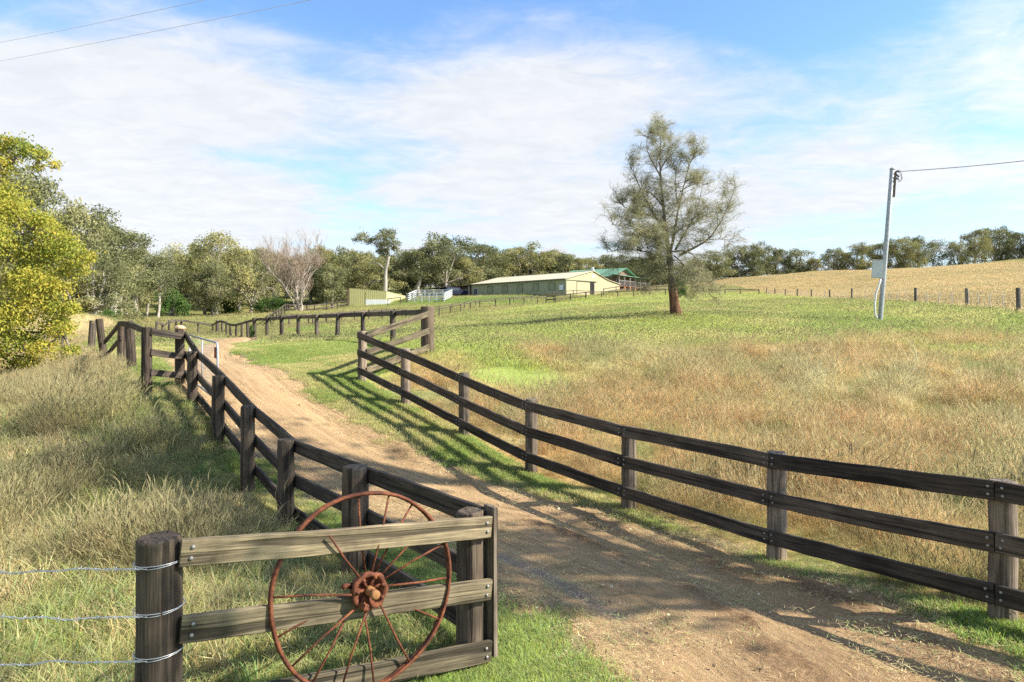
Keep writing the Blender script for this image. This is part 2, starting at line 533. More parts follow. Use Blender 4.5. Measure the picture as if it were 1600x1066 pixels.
def oakbark():
    s = NT('flaking_bark'); c = s.coord()
    n = s.noise(s.mapping(c, (9, 9, 1.1)), 1, 5, .65, .5)
    z = s.n('ShaderNodeSeparateXYZ'); s.l(c, z.inputs[0])
    red = s.ramp(n, [(.36, (.028, .018, .012)), (.5, (.12, .058, .030)), (.66, (.27, .135, .065))])
    grey = s.ramp(n, [(.35, (.08, .066, .048)), (.65, (.27, .225, .155))])
    f = s.rng(z.outputs[2], 1.1, 2.2, 0, 1)
    return s.princ(s.mix(f, red, grey), .9, s.bump(n, .9, .04))


M['oakbark'] = oakbark()


def ribbed(name, col, axis=0, pitch=.2):
    """profiled steel sheet: ribs in the surface"""
    s = NT(name); c = s.coord()
    sp = s.n('ShaderNodeSeparateXYZ'); s.l(c, sp.inputs[0])
    w = s.math('SINE', s.math('MULTIPLY', sp.outputs[axis], 2 * math.pi / pitch))
    n = s.noise(s.mapping(c, (.6, .6, 2)), .8, 4, .6)
    base = s.mix(s.rng(n, .35, .7, 0, .35), col, tuple(v * .72 for v in col))
    return s.princ(base, .55, s.bump(s.math('POWER', s.math('MULTIPLY', s.math('ADD', w, 1.0), .5), 4.0), .6, .03), 0, .4)


# ------------------------------------------------------------------ ground
def build_ground():
    rows = list(np.arange(-60, 1, 1.5)) + list(np.arange(1, 20, .11))
    y = 20.0
    while y < 1500:
        rows.append(y); y += max(.11, .0125 * y) if y < 400 else .06 * y
    rows = np.array(rows); nc = 340
    s = np.linspace(-1, 1, nc)
    W = 14 + 1.15 * np.abs(rows)
    X = W[:, None] * (0.75 * s + 0.25 * s ** 3)[None, :]
    Y = np.repeat(rows[:, None], nc, 1)
    x, y = X.ravel(), Y.ravel()
    z = hz(x, y)
    col, dry, pad, lft, fld, u, v = field_col(x, y)
    near = np.clip(1 - (y - 30) / 40, 0, 1)
    z = z + near * (.10 * (fbm(x * .9, y * .9, 5) - .5) + .04 * (fbm(x * 5, y * 5, 6, 3) - .5)) * np.clip((np.abs(u) - 1.6) / 1.0, 0.25, 1)
    hw = np.where(u > 0, road_half(v, 1), road_half(v, 0))
    ins = 1 - sst(-.25, .12, np.abs(u) - hw)
    ins = ins * (v > .3) * (v < ROADS[-1] - .3)
    z = z - .10 * ins
    soil = (1 - sst(-.1, .75, np.abs(u) - hw + .5 * (fbm(x * 2.2, y * 2.2, 44) - .5))) * (y < 45)
    q = np.arange(len(rows) * nc).reshape(len(rows), nc)
    faces = np.stack([q[:-1, :-1].ravel(), q[:-1, 1:].ravel(), q[1:, 1:].ravel(), q[1:, :-1].ravel()], 1)
    n = NT('turf_and_soil'); c = n.coord('Object')
    g = n.attr('gcol'); so = n.attr('soil', out='Fac')
    n1 = n.noise(c, 1.3, 6, .65); n2 = n.noise(c, 9, 5, .7); n3 = n.noise(c, 40, 4, .7); n0 = n.noise(c, .15, 5, .65)
    base = n.mix(n.rng(n1, .3, .7, 0, 1), n.mix(.35, g, (.6, .62, .5), 'MULTIPLY'), n.mix(.28, g, (.42, .33, .14)))
    base = n.mix(n.rng(n2, .38, .68, 0, .6), base, n.mix(.5, g, (.3, .28, .18), 'MULTIPLY'))
    base = n.mix(n.rng(n3, .42, .62, 0, .4), base, n.mix(.3, g, (.5, .42, .2)))
    base = n.mix(n.rng(n0, .4, .65, 0, .35), base, n.mix(.5, g, (.10, .17, .03)))
    dirt = n.ramp(n.math('ADD', n.math('MULTIPLY', n2, .5), n.math('MULTIPLY', n3, .5)), [(.35, (.11, .075, .042)), (.52, (.25, .175, .10)), (.7, (.40, .29, .17))])
    base = n.mix(so, base, dirt)
    m = n.princ(base, .95, n.bump(n.math('ADD', n2, n.math('MULTIPLY', n3, .5)), .9, .05), spec=.1)
    me = mesh_np('ground', np.stack([x, y, z], 1), faces, {'gcol': col, 'soil': soil}, m)
    obj('ground', me, kind='structure')


def build_road():
    v0 = ROADS
    keep = [0]
    for i in range(1, len(v0)):
        yy = ROADC[i, 1]
        st = .30 if yy < 2.5 else .035 if yy < 11 else .06 if yy < 18 else .15
        if v0[i] - v0[keep[-1]] >= st - 1e-6:
            keep.append(i)
    # resample the centre line by arc length
    sv = [0.0]
    while sv[-1] < v0[-1]:
        yy = np.interp(sv[-1], v0, ROADC[:, 1])
        sv.append(sv[-1] + (.30 if yy < 3 else .028 if yy < 10 else .05 if yy < 18 else .14))
    sv = np.array(sv[:-1])
    cx = np.interp(sv, v0, ROADC[:, 0]); cy = np.interp(sv, v0, ROADC[:, 1])
    nx = np.interp(sv, v0, ROADN[:, 0]); ny = np.interp(sv, v0, ROADN[:, 1])
    us = np.linspace(-2.3, 2.3, 132)
    U, V = np.meshgrid(us, sv)
    X = cx[:, None] + nx[:, None] * U; Y = cy[:, None] + ny[:, None] * U
    z = hz(X.ravel(), Y.ravel()); u = U.ravel(); v = V.ravel(); x = X.ravel(); y = Y.ravel()
    hw = np.where(u > 0, road_half(v, 1), road_half(v, 0))
    wob = .12 * (fbm(v * .35, v * 0, 61) - .5) * 2
    tr = np.exp(-((np.abs(u - wob) - .78) / .30) ** 2)              # two wheel tracks
    mid = np.exp(-((u - wob - .05) / .33) ** 2)
    rough = .35 + .65 * mid + .5 * sst(.25, .0, np.abs(np.abs(u) - hw + .3))
    cl = fbm(u * 16, v * 12, 62, 3); cl2 = fbm(u * 34, v * 26, 63, 2); ln = fbm(u * 14, v * .7, 64, 3)
    patch = sst(.42, .66, fbm(u * 1.1, v * .45, 65))
    z = z - .050 * tr + .016 * mid + .02 * (fbm(u * 1.3, v * .6, 66) - .5)
    z = z + (.006 + .036 * patch * rough) * (cl - .42) + .018 * patch * rough * (cl2 - .5) + .012 * (ln - .5) * (1 - .4 * patch)
    # churned ridge thrown up between the tracks near the gateway, and mud thrown to the right edge
    brk = sst(.40, .60, fbm(u * .6, v * .55, 68))
    rid = np.exp(-((u - wob - .22 - .1 * np.sin(v * .8)) / .13) ** 2) * sst(13.2, 14.2, v) * (1 - sst(17.2, 19.0, v)) * brk
    rid2 = brk * np.exp(-((u - hw + .32) / .26) ** 2) * sst(12, 14, v) * (1 - sst(22, 25, v))
    z = z + (rid * .030 + rid2 * .020) * (.25 + 1.3 * sst(.35, .7, fbm(u * 9, v * 7, 67, 3)))
    z = z + .012 - .16 * sst(-.12, .42, np.abs(u) - hw)
    nr, ncx = U.shape
    q = np.arange(nr * ncx).reshape(nr, ncx)
    faces = np.stack([q[:-1, :-1].ravel(), q[:-1, 1:].ravel(), q[1:, 1:].ravel(), q[1:, :-1].ravel()], 1)
    moist = np.exp(-((u + .84 - .04 * np.sin(v * 2)) / .10) ** 2) * sst(14.8, 15.8, v) * (1 - sst(17.0, 18.3, v))
    dark = np.clip(rid * 1.2 + rid2 * .9 + patch * rough * .9 * (1 - sst(18, 25, v) * .85), 0, 1)
    n = NT('dirt_track'); c = n.coord('Object')
    uvu = n.attr('ru', out='Fac'); uvv = n.attr('rv', out='Fac')
    cmb = n.n('ShaderNodeCombineXYZ'); n.l(uvu, cmb.inputs[0]); n.l(uvv, cmb.inputs[1])
    st = cmb.outputs[0]
    a = n.noise(n.mapping(st, (9, .6, 1)), 1, 5, .6); b = n.noise(c, 22, 6, .75); d = n.noise(c, 90, 3, .7); e = n.noise(c, 1.1, 4, .6)
    f = n.math('ADD', n.math('MULTIPLY', a, .45), n.math('ADD', n.math('MULTIPLY', b, .35), n.math('MULTIPLY', e, .2)))
    base = n.ramp(f, [(.36, (.265, .148, .063)), (.5, (.44, .272, .122)), (.64, (.60, .41, .20))])
    base = n.mix(n.rng(d, .4, .62, .0, .45), base, (.62, .47, .27))
    dk = n.math('MULTIPLY', n.attr('dark', out='Fac'), n.rng(b, .36, .56, .25, 1))
    base = n.mix(dk, base, n.ramp(d, [(.35, (.085, .045, .022)), (.65, (.25, .140, .066))]))
    lines = n.noise(n.mapping(st, (30, .35, 1)), 1, 3, .55)
    base = n.mix(n.math('MULTIPLY', n.rng(lines, .54, .64, 0, .55), n.rng(e, .42, .56, .1, 1)), base, (.17, .10, .055))
    tk = n.attr('trk', out='Fac')
    base = n.mix(n.math('MULTIPLY', n.math('SUBTRACT', 1.0, tk), n.rng(b, .38, .60, .05, .62)), base, n.mix(.5, base, (.15, .085, .042)))
    vor = n.n('ShaderNodeTexVoronoi'); vor.inputs['Scale'].default_value = 26; n.l(c, vor.inputs['Vector'])
    base = n.mix(n.rng(vor.outputs['Distance'], .10, .17, .55, 0), base, n.ramp(e, [(.3, (.62, .52, .40)), (.7, (.22, .16, .11))]))
    h = n.math('ADD', n.math('ADD', b, n.math('MULTIPLY', d, .6)), n.math('MULTIPLY', lines, -.6))
    mo = n.attr('moist', out='Fac')
    base = n.mix(n.math('MULTIPLY', mo, .7), base, (.16, .12, .09))
    rr = n.math('SUBTRACT', .95, n.math('MULTIPLY', mo, n.rng(b, .35, .6, .80, .62)))
    m = n.princ(base, rr, n.bump(h, .95, .03), spec=n.math('ADD', .2, n.math('MULTIPLY', mo, .6)))
    me = mesh_np('dirt_road', np.stack([x, y, z], 1), faces, {'ru': u, 'rv': v, 'dark': dark, 'moist': moist, 'trk': tr}, m)
    obj('dirt_road', me, kind='structure')


build_ground()
build_road()


# ------------------------------------------------------------------ scattered grass
def tuft(name, nb, h0, h1, spread, width, lean, seeds=0.0, curl=.6):
    g = np.random.default_rng(abs(hash(name)) % 1000 if False else sum(map(ord, name)))
    az = g.uniform(0, 2 * np.pi, nb); rr = spread * np.sqrt(g.uniform(0, 1, nb)); pa = g.uniform(0, 2 * np.pi, nb)
    h = g.uniform(h0, h1, nb); ln = lean * g.uniform(.15, 1.0, nb) * h
    w = width * g.uniform(.6, 1.3, nb)
    px, py = rr * np.cos(pa), rr * np.sin(pa)
    ts = np.array([0, .38, .72, 1.0]); ws = np.array([.8, 1.0, .7, .12])
    V = []; bv = []; bt = []
    side = az + np.pi / 2 + g.uniform(-.5, .5, nb)
    for t, wt in zip(ts, ws):
        off = ln * (t ** 2)
        cx = px + np.cos(az) * off; cy = py + np.sin(az) * off
        cz = h * (t - curl * .35 * (ln / h) * t ** 2) - (.03 if t == 0 else 0)
        for sg in (-1, 1):
            V.append(np.stack([cx + sg * np.cos(side) * w * wt * .5, cy + sg * np.sin(side) * w * wt * .5, cz], 1))
    V = np.stack(V, 1).reshape(-1, 3)       # nb*8
    base = (np.arange(nb) * 8)[:, None]
    fs = np.concatenate([base + np.array([[0, 1, 3, 2]]), base + np.array([[2, 3, 5, 4]]), base + np.array([[4, 5, 7, 6]])])
    bvb = g.uniform(0, 1, nb)
    bv = np.repeat(bvb, 8); bt = np.tile(np.repeat(ts, 2), nb)
    ns = int(nb * seeds)
    if ns:      # seed heads: small spindles on the longest stems
        k = np.argsort(-h)[:ns]
        hv = []; hf = []; b0 = len(V)
        for j, i in enumerate(k):
            tx = px[i] + np.cos(az[i]) * ln[i]; ty = py[i] + np.sin(az[i]) * ln[i]; tz = h[i] * (1 - curl * .35 * ln[i] / h[i])
            L = h[i] * .22; dx, dy = np.cos(az[i]) * .5 * L, np.sin(az[i]) * .5 * L
            ww = width * 2.2
            for a2 in (0, np.pi / 2):
                b = b0 + len(hv)
                cx, cy = np.cos(side[i] + a2) * ww, np.sin(side[i] + a2) * ww
                hv += [(tx - dx * .4, ty - dy * .4, tz - L * .7), (tx + cx, ty + cy, tz - L * .1), (tx + dx, ty + dy, tz + L * .5), (tx - cx, ty - cy, tz - L * .1)]
                hf.append((b, b + 1, b + 2, b + 3))
        V = np.concatenate([V, np.array(hv)]); fs = np.concatenate([fs, np.array(hf)])
        bv = np.concatenate([bv, np.full(len(hv), .85)]); bt = np.concatenate([bt, np.full(len(hv), 1.0)])
    me = mesh_np(name, V, fs, {'bv': bv, 'bt': bt}, M['grass'], smooth=False)
    return me


def scatter(name, label, cat, pts, tint, scl, meshes, idx=None, tilt=.12, as_structure=False, attr_mat=None):
    """one object whose points carry instances of the given clumps"""
    n = len(pts)
    col = bpy.data.collections.new(name + '_source')
    for k, me in enumerate(meshes):
        o = bpy.data.objects.new('%s_source_%02d' % (name, k), me); col.objects.link(o)
    me = bpy.data.meshes.new(name); me.vertices.add(n); me.vertices.foreach_set('co', np.asarray(pts, np.float32).ravel())
    rot = np.stack([rng.normal(0, tilt, n), rng.normal(0, tilt, n), rng.uniform(0, 6.283, n)], 1).astype(np.float32)
    a = me.attributes.new('rot', 'FLOAT_VECTOR', 'POINT'); a.data.foreach_set('vector', rot.ravel())
    s3 = np.asarray(scl, np.float32)
    if s3.ndim == 1:
        s3 = np.repeat(s3[:, None], 3, 1)
    a = me.attributes.new('scl', 'FLOAT_VECTOR', 'POINT'); a.data.foreach_set('vector', s3.ravel())
    if idx is None:
        idx = rng.integers(0, len(meshes), n)
    a = me.attributes.new('idx', 'INT', 'POINT'); a.data.foreach_set('value', np.asarray(idx, np.int32))
    a = me.attributes.new('tint', 'FLOAT_COLOR', 'POINT')
    a.data.foreach_set('color', np.concatenate([tint, np.ones((n, 1))], 1).astype(np.float32).ravel())
    o = obj(name, me, label=label, cat=cat, kind='stuff')
    ng = bpy.data.node_groups.new(name + '_scatter', 'GeometryNodeTree')
    ng.interface.new_socket('Geometry', in_out='INPUT', socket_type='NodeSocketGeometry')
    ng.interface.new_socket('Geometry', in_out='OUTPUT', socket_type='NodeSocketGeometry')
    N = ng.nodes.new; L = ng.links.new
    gi = N('NodeGroupInput'); go = N('NodeGroupOutput')
    ci = N('GeometryNodeCollectionInfo'); ci.inputs['Collection'].default_value = col
    ci.inputs['Separate Children'].default_value = True; ci.inputs['Reset Children'].default_value = True
    ip = N('GeometryNodeInstanceOnPoints'); ip.inputs['Pick Instance'].default_value = True

    def na(nm, t):
        k = N('GeometryNodeInputNamedAttribute'); k.data_type = t; k.inputs['Name'].default_value = nm; return k.outputs['Attribute']
    L(gi.outputs[0], ip.inputs['Points']); L(ci.outputs[0], ip.inputs['Instance'])
    L(na('idx', 'INT'), ip.inputs['Instance Index'])
    e2r = N('FunctionNodeEulerToRotation'); L(na('rot', 'FLOAT_VECTOR'), e2r.inputs[0]); L(e2r.outputs[0], ip.inputs['Rotation'])
    L(na('scl', 'FLOAT_VECTOR'), ip.inputs['Scale'])
    L(ip.outputs[0], go.inputs[0])
    md = o.modifiers.new('scatter', 'NODES'); md.node_group = ng
    return o


def wedge(n, y0, y1, pw=1.0, pad=1.5):
    """random ground points inside (a bit more than) the field of view"""
    y = y0 + (y1 - y0) * rng.uniform(0, 1, n) ** pw
    x = rng.uniform(-1, 1, n) * (.80 * y + pad)
    return x, y


def ground_z(x, y):
    return hz(x, y)


def jitter_tint(t, s=.16):
    return np.clip(1.5 * t * (1 + rng.normal(0, s, (len(t), 1))) * (1 + rng.normal(0, .05, (len(t), 3))), .01, .9)


def build_grass():
    TALL = [tuft('tall_%d' % k, 34, .22, .72, .17, .0034, .95, .25) for k in range(4)] + [tuft('tall_b_%d' % k, 36, .12, .42, .2, .0040, 1.2, .06) for k in range(3)]
    LONG = [tuft('long_%d' % k, 44, .14, .50, .17, .0040, 1.0, .05) for k in range(4)] + [tuft('long_b_%d' % k, 36, .10, .34, .17, .0050, 1.2, 0) for k in range(3)]
    LOWG = [tuft('low_%d' % k, 40, .05, (.20, .16, .26, .13, .30)[k], .17, .0052, 1.3, 0) for k in range(5)]
    FLAT = [tuft('flat_%d' % k, 34, .05, .17, .15, .0036, 2.8, .12, 0.2) for k in range(3)]
    WEED = [tuft('weed', 9, .06, .16, .05, .030, 1.2, 0)]
    SHORT = [tuft('short_%d' % k, 34, .02, .075, .11, .0042, 1.1, 0) for k in range(5)]
    MID = [tuft('mid_%d' % k, 44, .06, .20, .30, .0075, 1.0, .05) for k in range(4)]
    FAR = [tuft('far_%d' % k, 60, .06, .20, .65, .018, 1.0, .03) for k in range(4)]

    # dry paddock beside the right-hand rails
    x, y = wedge(150000, 5, 34, .75, 2)
    col, dry, pad, lft, fld, u, v = field_col(x, y)
    dens = np.clip(1.15 - y / 42, .3, 1) * pad * np.clip(dry, .0, 1)
    k = rng.uniform(0, 1, len(x)) < dens
    x, y, col = x[k], y[k], col[k]
    kindn = .55 * fbm(x * .8, y * .8, 90) + .45 * fbm(x * 2.2, y * 2.2, 96)
    r_ = rng.uniform(0, 1, len(x))
    tall = r_ < .08 + .42 * sst(.46, .56, kindn); flat_ = (~tall) & (r_ > .55)
    idx = np.where(tall, rng.integers(0, 4, len(x)), np.where(flat_, rng.integers(7, 10, len(x)), rng.integers(4, 7, len(x))))
    hgt = (.46 + 1.3 * np.clip(kindn - .38, 0, .35)) * np.exp(rng.normal(0, .22, len(x))) * (.5 + .5 * np.clip(dry[k], 0, 1))
    col = mixc(col, C_(.60, .49, .28), tall * rng.uniform(0, .5, len(x)))
    col = mixc(col, C_(.26, .27, .10), ((idx > 3) & (idx < 7)) * rng.uniform(.1, .8, len(x)))
    # short along the rails where it is grazed
    rf = np.array(RF)
    dmin = np.full(len(x), 9.0)
    for i in range(len(rf) - 1):
        a, b = rf[i], rf[i + 1]; ab = b - a
        t = np.clip(((x - a[0]) * ab[0] + (y - a[1]) * ab[1]) / (ab @ ab), 0, 1)
        dmin = np.minimum(dmin, np.hypot(x - a[0] - t * ab[0], y - a[1] - t * ab[1]))
    gr = 1 - sst(.25, 1.5, dmin + 1.2 * (fbm(x * .8, y * .8, 92) - .5))
    hgt = hgt * (1 - .50 * gr)
    col = mixc(col, C_(.14, .21, .04), gr * .8 * (y < 11))
    col = mixc(col, C_(.20, .19, .06), gr * .45 * (y >= 11))
    keep = dmin > .10
    x, y, col, hgt, idx = x[keep], y[keep], col[keep], hgt[keep], idx[keep]
    scatter('dry_paddock_grass', 'tall straw coloured grass filling the paddock beyond the right-hand rail fence', 'grass',
            np.stack([x, y, ground_z(x, y)], 1), jitter_tint(col, .2), np.clip(hgt, .25, 1.5), TALL + FLAT, idx, tilt=.22)

    # rank grass on the left of the left-hand rails
    x, y = wedge(190000, 2.6, 50, .75, 2.5)
    x = np.where(x > 0, -x, x)
    col, dry, pad, lft, fld, u, v = field_col(x, y)
    k = (rng.uniform(0, 1, len(x)) < np.clip(1.1 - y / 45, .25, 1)) & lft
    x, y, col = x[k], y[k], col[k]
    kindn = .5 * fbm(x * .9, y * .9, 190) + .3 * fbm(x * 2.6, y * 2.6, 196) + .2 * fbm(x * .25, y * .25, 198)
    kindn = kindn + .08 * sst(12, 17, y) - .06 * (1 - sst(5, 10, y)) - .07 * sst(-5.5, -2.5, x + .7 * (y - 8))
    r_ = rng.uniform(0, 1, len(x))
    tall = r_ < .75 * sst(.50, .58, kindn); flat_ = (~tall) & (r_ > 1 - .55 * sst(.43, .49, kindn)); broad = (~tall) & (~flat_) & (rng.uniform(0, 1, len(x)) < .05)
    idx = np.where(tall, rng.integers(5, 9, len(x)), np.where(flat_, rng.integers(9, 12, len(x)), np.where(broad, 12, rng.integers(0, 5, len(x)))))
    hgt = np.where(tall, .50 + .7 * np.clip(kindn - .45, 0, .3) * 2, .7 + .9 * (fbm(x * 1.1, y * 1.1, 199) - .3)) * np.exp(rng.normal(0, .22, len(x)))
    col = mixc(col, C_(.52, .41, .22), (tall | flat_) * rng.uniform(.1, .75, len(x)))
    col = mixc(col, C_(.12, .20, .04), (idx < 5) * .32 * sst(.30, .45, 1 - kindn))
    col = mixc(col, C_(.50, .38, .19), (idx < 5) * (rng.uniform(0, 1, len(x)) < .16 + .4 * sst(.40, .60, fbm(x * 2.1 + 7, y * 2.1, 205))) * .75)
    ln_ = np.array([LPOST] + LF); dmin = np.full(len(x), 9.0)
    for i in range(len(ln_) - 1):
        a, b = ln_[i], ln_[i + 1]; ab = b - a
        t = np.clip(((x - a[0]) * ab[0] + (y - a[1]) * ab[1]) / (ab @ ab), 0, 1)
        dmin = np.minimum(dmin, np.hypot(x - a[0] - t * ab[0], y - a[1] - t * ab[1]))
    hgt = hgt * (.55 + .45 * sst(.1, 1.4, dmin)) * (1 - .45 * sst(14, 19, y))
    scatter('rank_left_grass', 'long mixed green and straw grass left of the left-hand rail fence', 'grass',
            np.stack([x, y, ground_z(x, y)], 1), jitter_tint(col, .2), np.clip(hgt, .25, 1.5), LOWG + TALL[:4] + FLAT + WEED, idx, tilt=.22)

    # mown verge along the road
    x, y = wedge(420000, 3.4, 32, .9, 2)
    col, dry, pad, lft, fld, u, v = field_col(x, y)
    hw = np.where(u > 0, road_half(v, 1), road_half(v, 0))
    edge = np.abs(u) - hw
    pr = sst(-.15, .75, edge + .9 * (fbm(x * 1.5, y * 1.5, 77) - .5)) * (~pad) * (~lft) * (u < 50)
    k = rng.uniform(0, 1, len(x)) < pr
    x, y, col, edge = x[k], y[k], col[k], edge[k]
    sc = .65 + .7 * fbm(x * .9, y * .9, 78) + .35 * sst(.8, 2, edge)
    scatter('verge_grass', 'short green grass on the verges along the dirt road', 'grass',
            np.stack([x, y, ground_z(x, y)], 1), jitter_tint(col, .16), sc, SHORT)

    # green paddock, middle distance
    x, y = wedge(130000, 19, 70, .75, 2)
    col, dry, pad, lft, fld, u, v = field_col(x, y)
    k = (rng.uniform(0, 1, len(x)) < (1 - .85 * dry) * np.clip(1.2 - y / 90, .3, 1)) & (~lft) & ((np.abs(u) > 1.7)) & (~(fld)) & ((pad) | (y > 27))
    x, y, col = x[k], y[k], col[k]
    sc = (.7 + .8 * fbm(x * .4, y * .4, 79)) * np.clip(.75 + y / 120, 0, 1.5)
    scatter('paddock_grass', 'fresh green grass covering the paddock below the lone tree', 'grass',
            np.stack([x, y, ground_z(x, y)], 1), jitter_tint(col, .07), sc, MID)

    # far slopes
    x, y = wedge(90000, 62, 165, .8, 2)
    col, dry, pad, lft, fld, u, v = field_col(x, y)
    k = np.ones(len(x), bool)
    for b in BUILD:
        k &= ~inpoly(x, y, b)
    x, y, col = x[k], y[k], col[k]
    sc = .8 + .7 * fbm(x * .2, y * .2, 80)
    scatter('slope_grass', 'thin grass on the far slopes around the sheds', 'grass', np.stack([x, y, ground_z(x, y)], 1), jitter_tint(col, .06), sc, FAR)
    # dry hill paddock, nearer part beyond the wire fence
    x, y = wedge(60000, 26, 80, .9, 2)
    col, dry, pad, lft, fld, u, v = field_col(x, y)
    k = fld
    x, y, col = x[k], y[k], col[k]
    scatter('hill_grass', 'golden dry grass of the hill paddock beyond the wire fence', 'grass', np.stack([x, y, ground_z(x, y)], 1), jitter_tint(col, .06),
            1.2 + .8 * fbm(x * .3, y * .3, 81), MID)

    # loose stones on the road
    st = []
    for k in range(4):
        g = np.random.default_rng(k); import bmesh
        bm = bmesh.new(); bmesh.ops.create_icosphere(bm, subdivisions=1, radius=1)
        for vv in bm.verts:
            vv.co *= g.uniform(.65, 1.2)
            vv.co.z *= .65
        me = bpy.data.meshes.new('stone_%d' % k); bm.to_mesh(me); bm.free(); me.materials.append(M['stone']); st.append(me)
    x, y = wedge(40000, 4.5, 24, 1.1, 2)
    u, v = road_uv(x, y)
    hw = np.where(u > 0, road_half(v, 1), road_half(v, 0))
    pr = np.clip(.10 + .5 * np.exp(-((u - .05) / .35) ** 2) + .6 * np.exp(-((np.abs(u) - hw + .1) / .25) ** 2), 0, 1) * (np.abs(u) < hw + .2) * sst(.35, .6, fbm(x * 1.2, y * 1.2, 82))
    k = rng.uniform(0, 1, len(x)) < pr
    x, y = x[k], y[k]
    n = len(x)
    base = np.array([(.36, .26, .16), (.50, .40, .28), (.20, .14, .09), (.12, .08, .05)])[rng.integers(0, 4, n)]
    scatter('road_gravel', 'loose gravel and clods strewn over the dirt road', 'gravel', np.stack([x, y, hz(x, y) + .004], 1), jitter_tint(base, .2),
            .005 + .020 * rng.uniform(0, 1, n) ** 3.4, st, tilt=.6)

    # straw and clippings lying on the track and its edges
    bits = []
    for k in range(4):
        g = np.random.default_rng(40 + k); n = 9
        a = g.uniform(0, 6.283, n); L_ = g.uniform(.02, .08, n); c = g.uniform(-.14, .14, (n, 2)); wv = g.uniform(.0015, .003, n)
        d = np.stack([np.cos(a), np.sin(a)], 1); e = np.stack([-d[:, 1], d[:, 0]], 1)
        z0, z1 = g.uniform(.002, .012, n), g.uniform(.004, .022, n)
        V = np.stack([np.column_stack([c - e * wv[:, None], z0]), np.column_stack([c + e * wv[:, None], z0]), np.column_stack([c + d * L_[:, None] + e * wv[:, None] * .4, z1]), np.column_stack([c + d * L_[:, None] - e * wv[:, None] * .4, z1])], 1).reshape(-1, 3)
        bits.append(mesh_np('straw_%d' % k, V, np.arange(n * 4).reshape(n, 4), None, M['stone'], smooth=False))
    x, y = wedge(60000, 4, 20, 1.0, 2)
    u, v = road_uv(x, y); hw = np.where(u > 0, road_half(v, 1), road_half(v, 0))
    pr = np.clip(.07 + .75 * np.exp(-((np.abs(u) - hw) / .35) ** 2) + .5 * sst(.52, .64, fbm(x * 1.3, y * 1.3, 85)), 0, 1) * (np.abs(u) < hw + .8)
    k = rng.uniform(0, 1, len(x)) < pr
    x, y = x[k], y[k]; n = len(x)
    base = np.array([(.40, .31, .16), (.30, .22, .10), (.16, .11, .06), (.22, .24, .08)])[rng.integers(0, 4, n)]
    scatter('road_litter', 'dry straw and grass clippings lying along the dirt road', 'litter', np.stack([x, y, hz(x, y) + .012], 1), jitter_tint(base, .2), rng.uniform(.6, 1.3, n), bits, tilt=.05)


s = NT('loose_stone'); M['stone'] = s.princ(s.attr('tint', 'INSTANCER'), .9, None, spec=.2)
build_grass()

# ------------------------------------------------------------------ timber fences
def post_mesh(h, r, seed, mat, sides=14, sink=.3, square=False):
    g = random.Random(seed)
    zs = [-sink, 0, .12 * h, .35 * h, .6 * h, .85 * h, h - .035, h - .012, h]
    ks = [1.05, 1.03, 1.0, 1.0, .985, .98, .975, .95, .86]
    V = []; Fc = []
    ph = g.uniform(0, 6); lob = g.uniform(.015, .05)
    for z, k in zip(zs, ks):
        ox, oy = g.uniform(-.006, .006), g.uniform(-.006, .006)
        for i in range(sides):
            a = 2 * math.pi * i / sides
            rr = r * k * (1 + lob * math.sin(2 * a + ph) + .02 * math.sin(5 * a + ph * 2) + g.uniform(-.012, .012))
            V.append((rr * math.cos(a) + ox, rr * math.sin(a) + oy, z + (g.uniform(-.006, .006) if z == h else 0)))
    n = sides
    for j in range(len(zs) - 1):
        for i in range(n):
            Fc.append((j * n + i, j * n + (i + 1) % n, (j + 1) * n + (i + 1) % n, (j + 1) * n + i))
    V.append((0, 0, h - .012)); c = len(V) - 1
    for i in range(n):
        Fc.append(((len(zs) - 1) * n + i, (len(zs) - 1) * n + (i + 1) % n, c))
    me = bpy.data.meshes.new('post'); me.from_pydata(V, [], Fc); me.materials.append(mat)
    me.polygons.foreach_set('use_smooth', [True] * (len(Fc) - n) + [False] * n); me.update()
    return me


def rail_mesh(L, hgt, th, seed, mat, segs=9):
    g = random.Random(seed)
    V = []; Fc = []
    c = .006
    sag = g.uniform(-.012, .008); bow = g.uniform(-.01, .01)
    prof = [(-th / 2 + c, -hgt / 2), (th / 2 - c, -hgt / 2), (th / 2, -hgt / 2 + c), (th / 2, hgt / 2 - c), (th / 2 - c, hgt / 2), (-th / 2 + c, hgt / 2), (-th / 2, hgt / 2 - c), (-th / 2, -hgt / 2 + c)]
    for i in range(segs + 1):
        t = i / segs; w = 4 * t * (1 - t)
        j1, j2 = g.uniform(-.004, .004), g.uniform(-.004, .004)
        for k, (a, b) in enumerate(prof):
            V.append((t * L, a + bow * w, b + sag * w + (j1 if b > 0 else j2)))
    n = len(prof)
    for i in range(segs):
        for k in range(n):
            Fc.append((i * n + k, i * n + (k + 1) % n, (i + 1) * n + (k + 1) % n, (i + 1) * n + k))
    Fc = [f[::-1] for f in Fc]
    Fc.append(tuple(range(n))); Fc.append(tuple(segs * n + k for k in range(n - 1, -1, -1)))
    me = bpy.data.meshes.new('rail'); me.from_pydata(V, [], Fc); me.materials.append(mat); me.update()
    return me


def frame(a, b):
    """matrix with X from a to b, Z in the vertical plane"""
    a, b = Vector(a), Vector(b); x = (b - a).normalized()
    y = Vector((0, 0, 1)).cross(x).normalized(); z = x.cross(y)
    m = Matrix(((x.x, y.x, z.x, a.x), (x.y, y.y, z.y, a.y), (x.z, y.z, z.z, a.z), (0, 0, 0, 1)))
    return m, (b - a).length


_b = MB(); _b.tube([(0, 0, 0), (0, .008, 0), (0, .013, 0)], [.013, .013, .008], 8)
BOLT = _b.mesh('bolt', M['bolt'], True)
SEED = [100]


def nseed():
    SEED[0] += 1; return SEED[0]


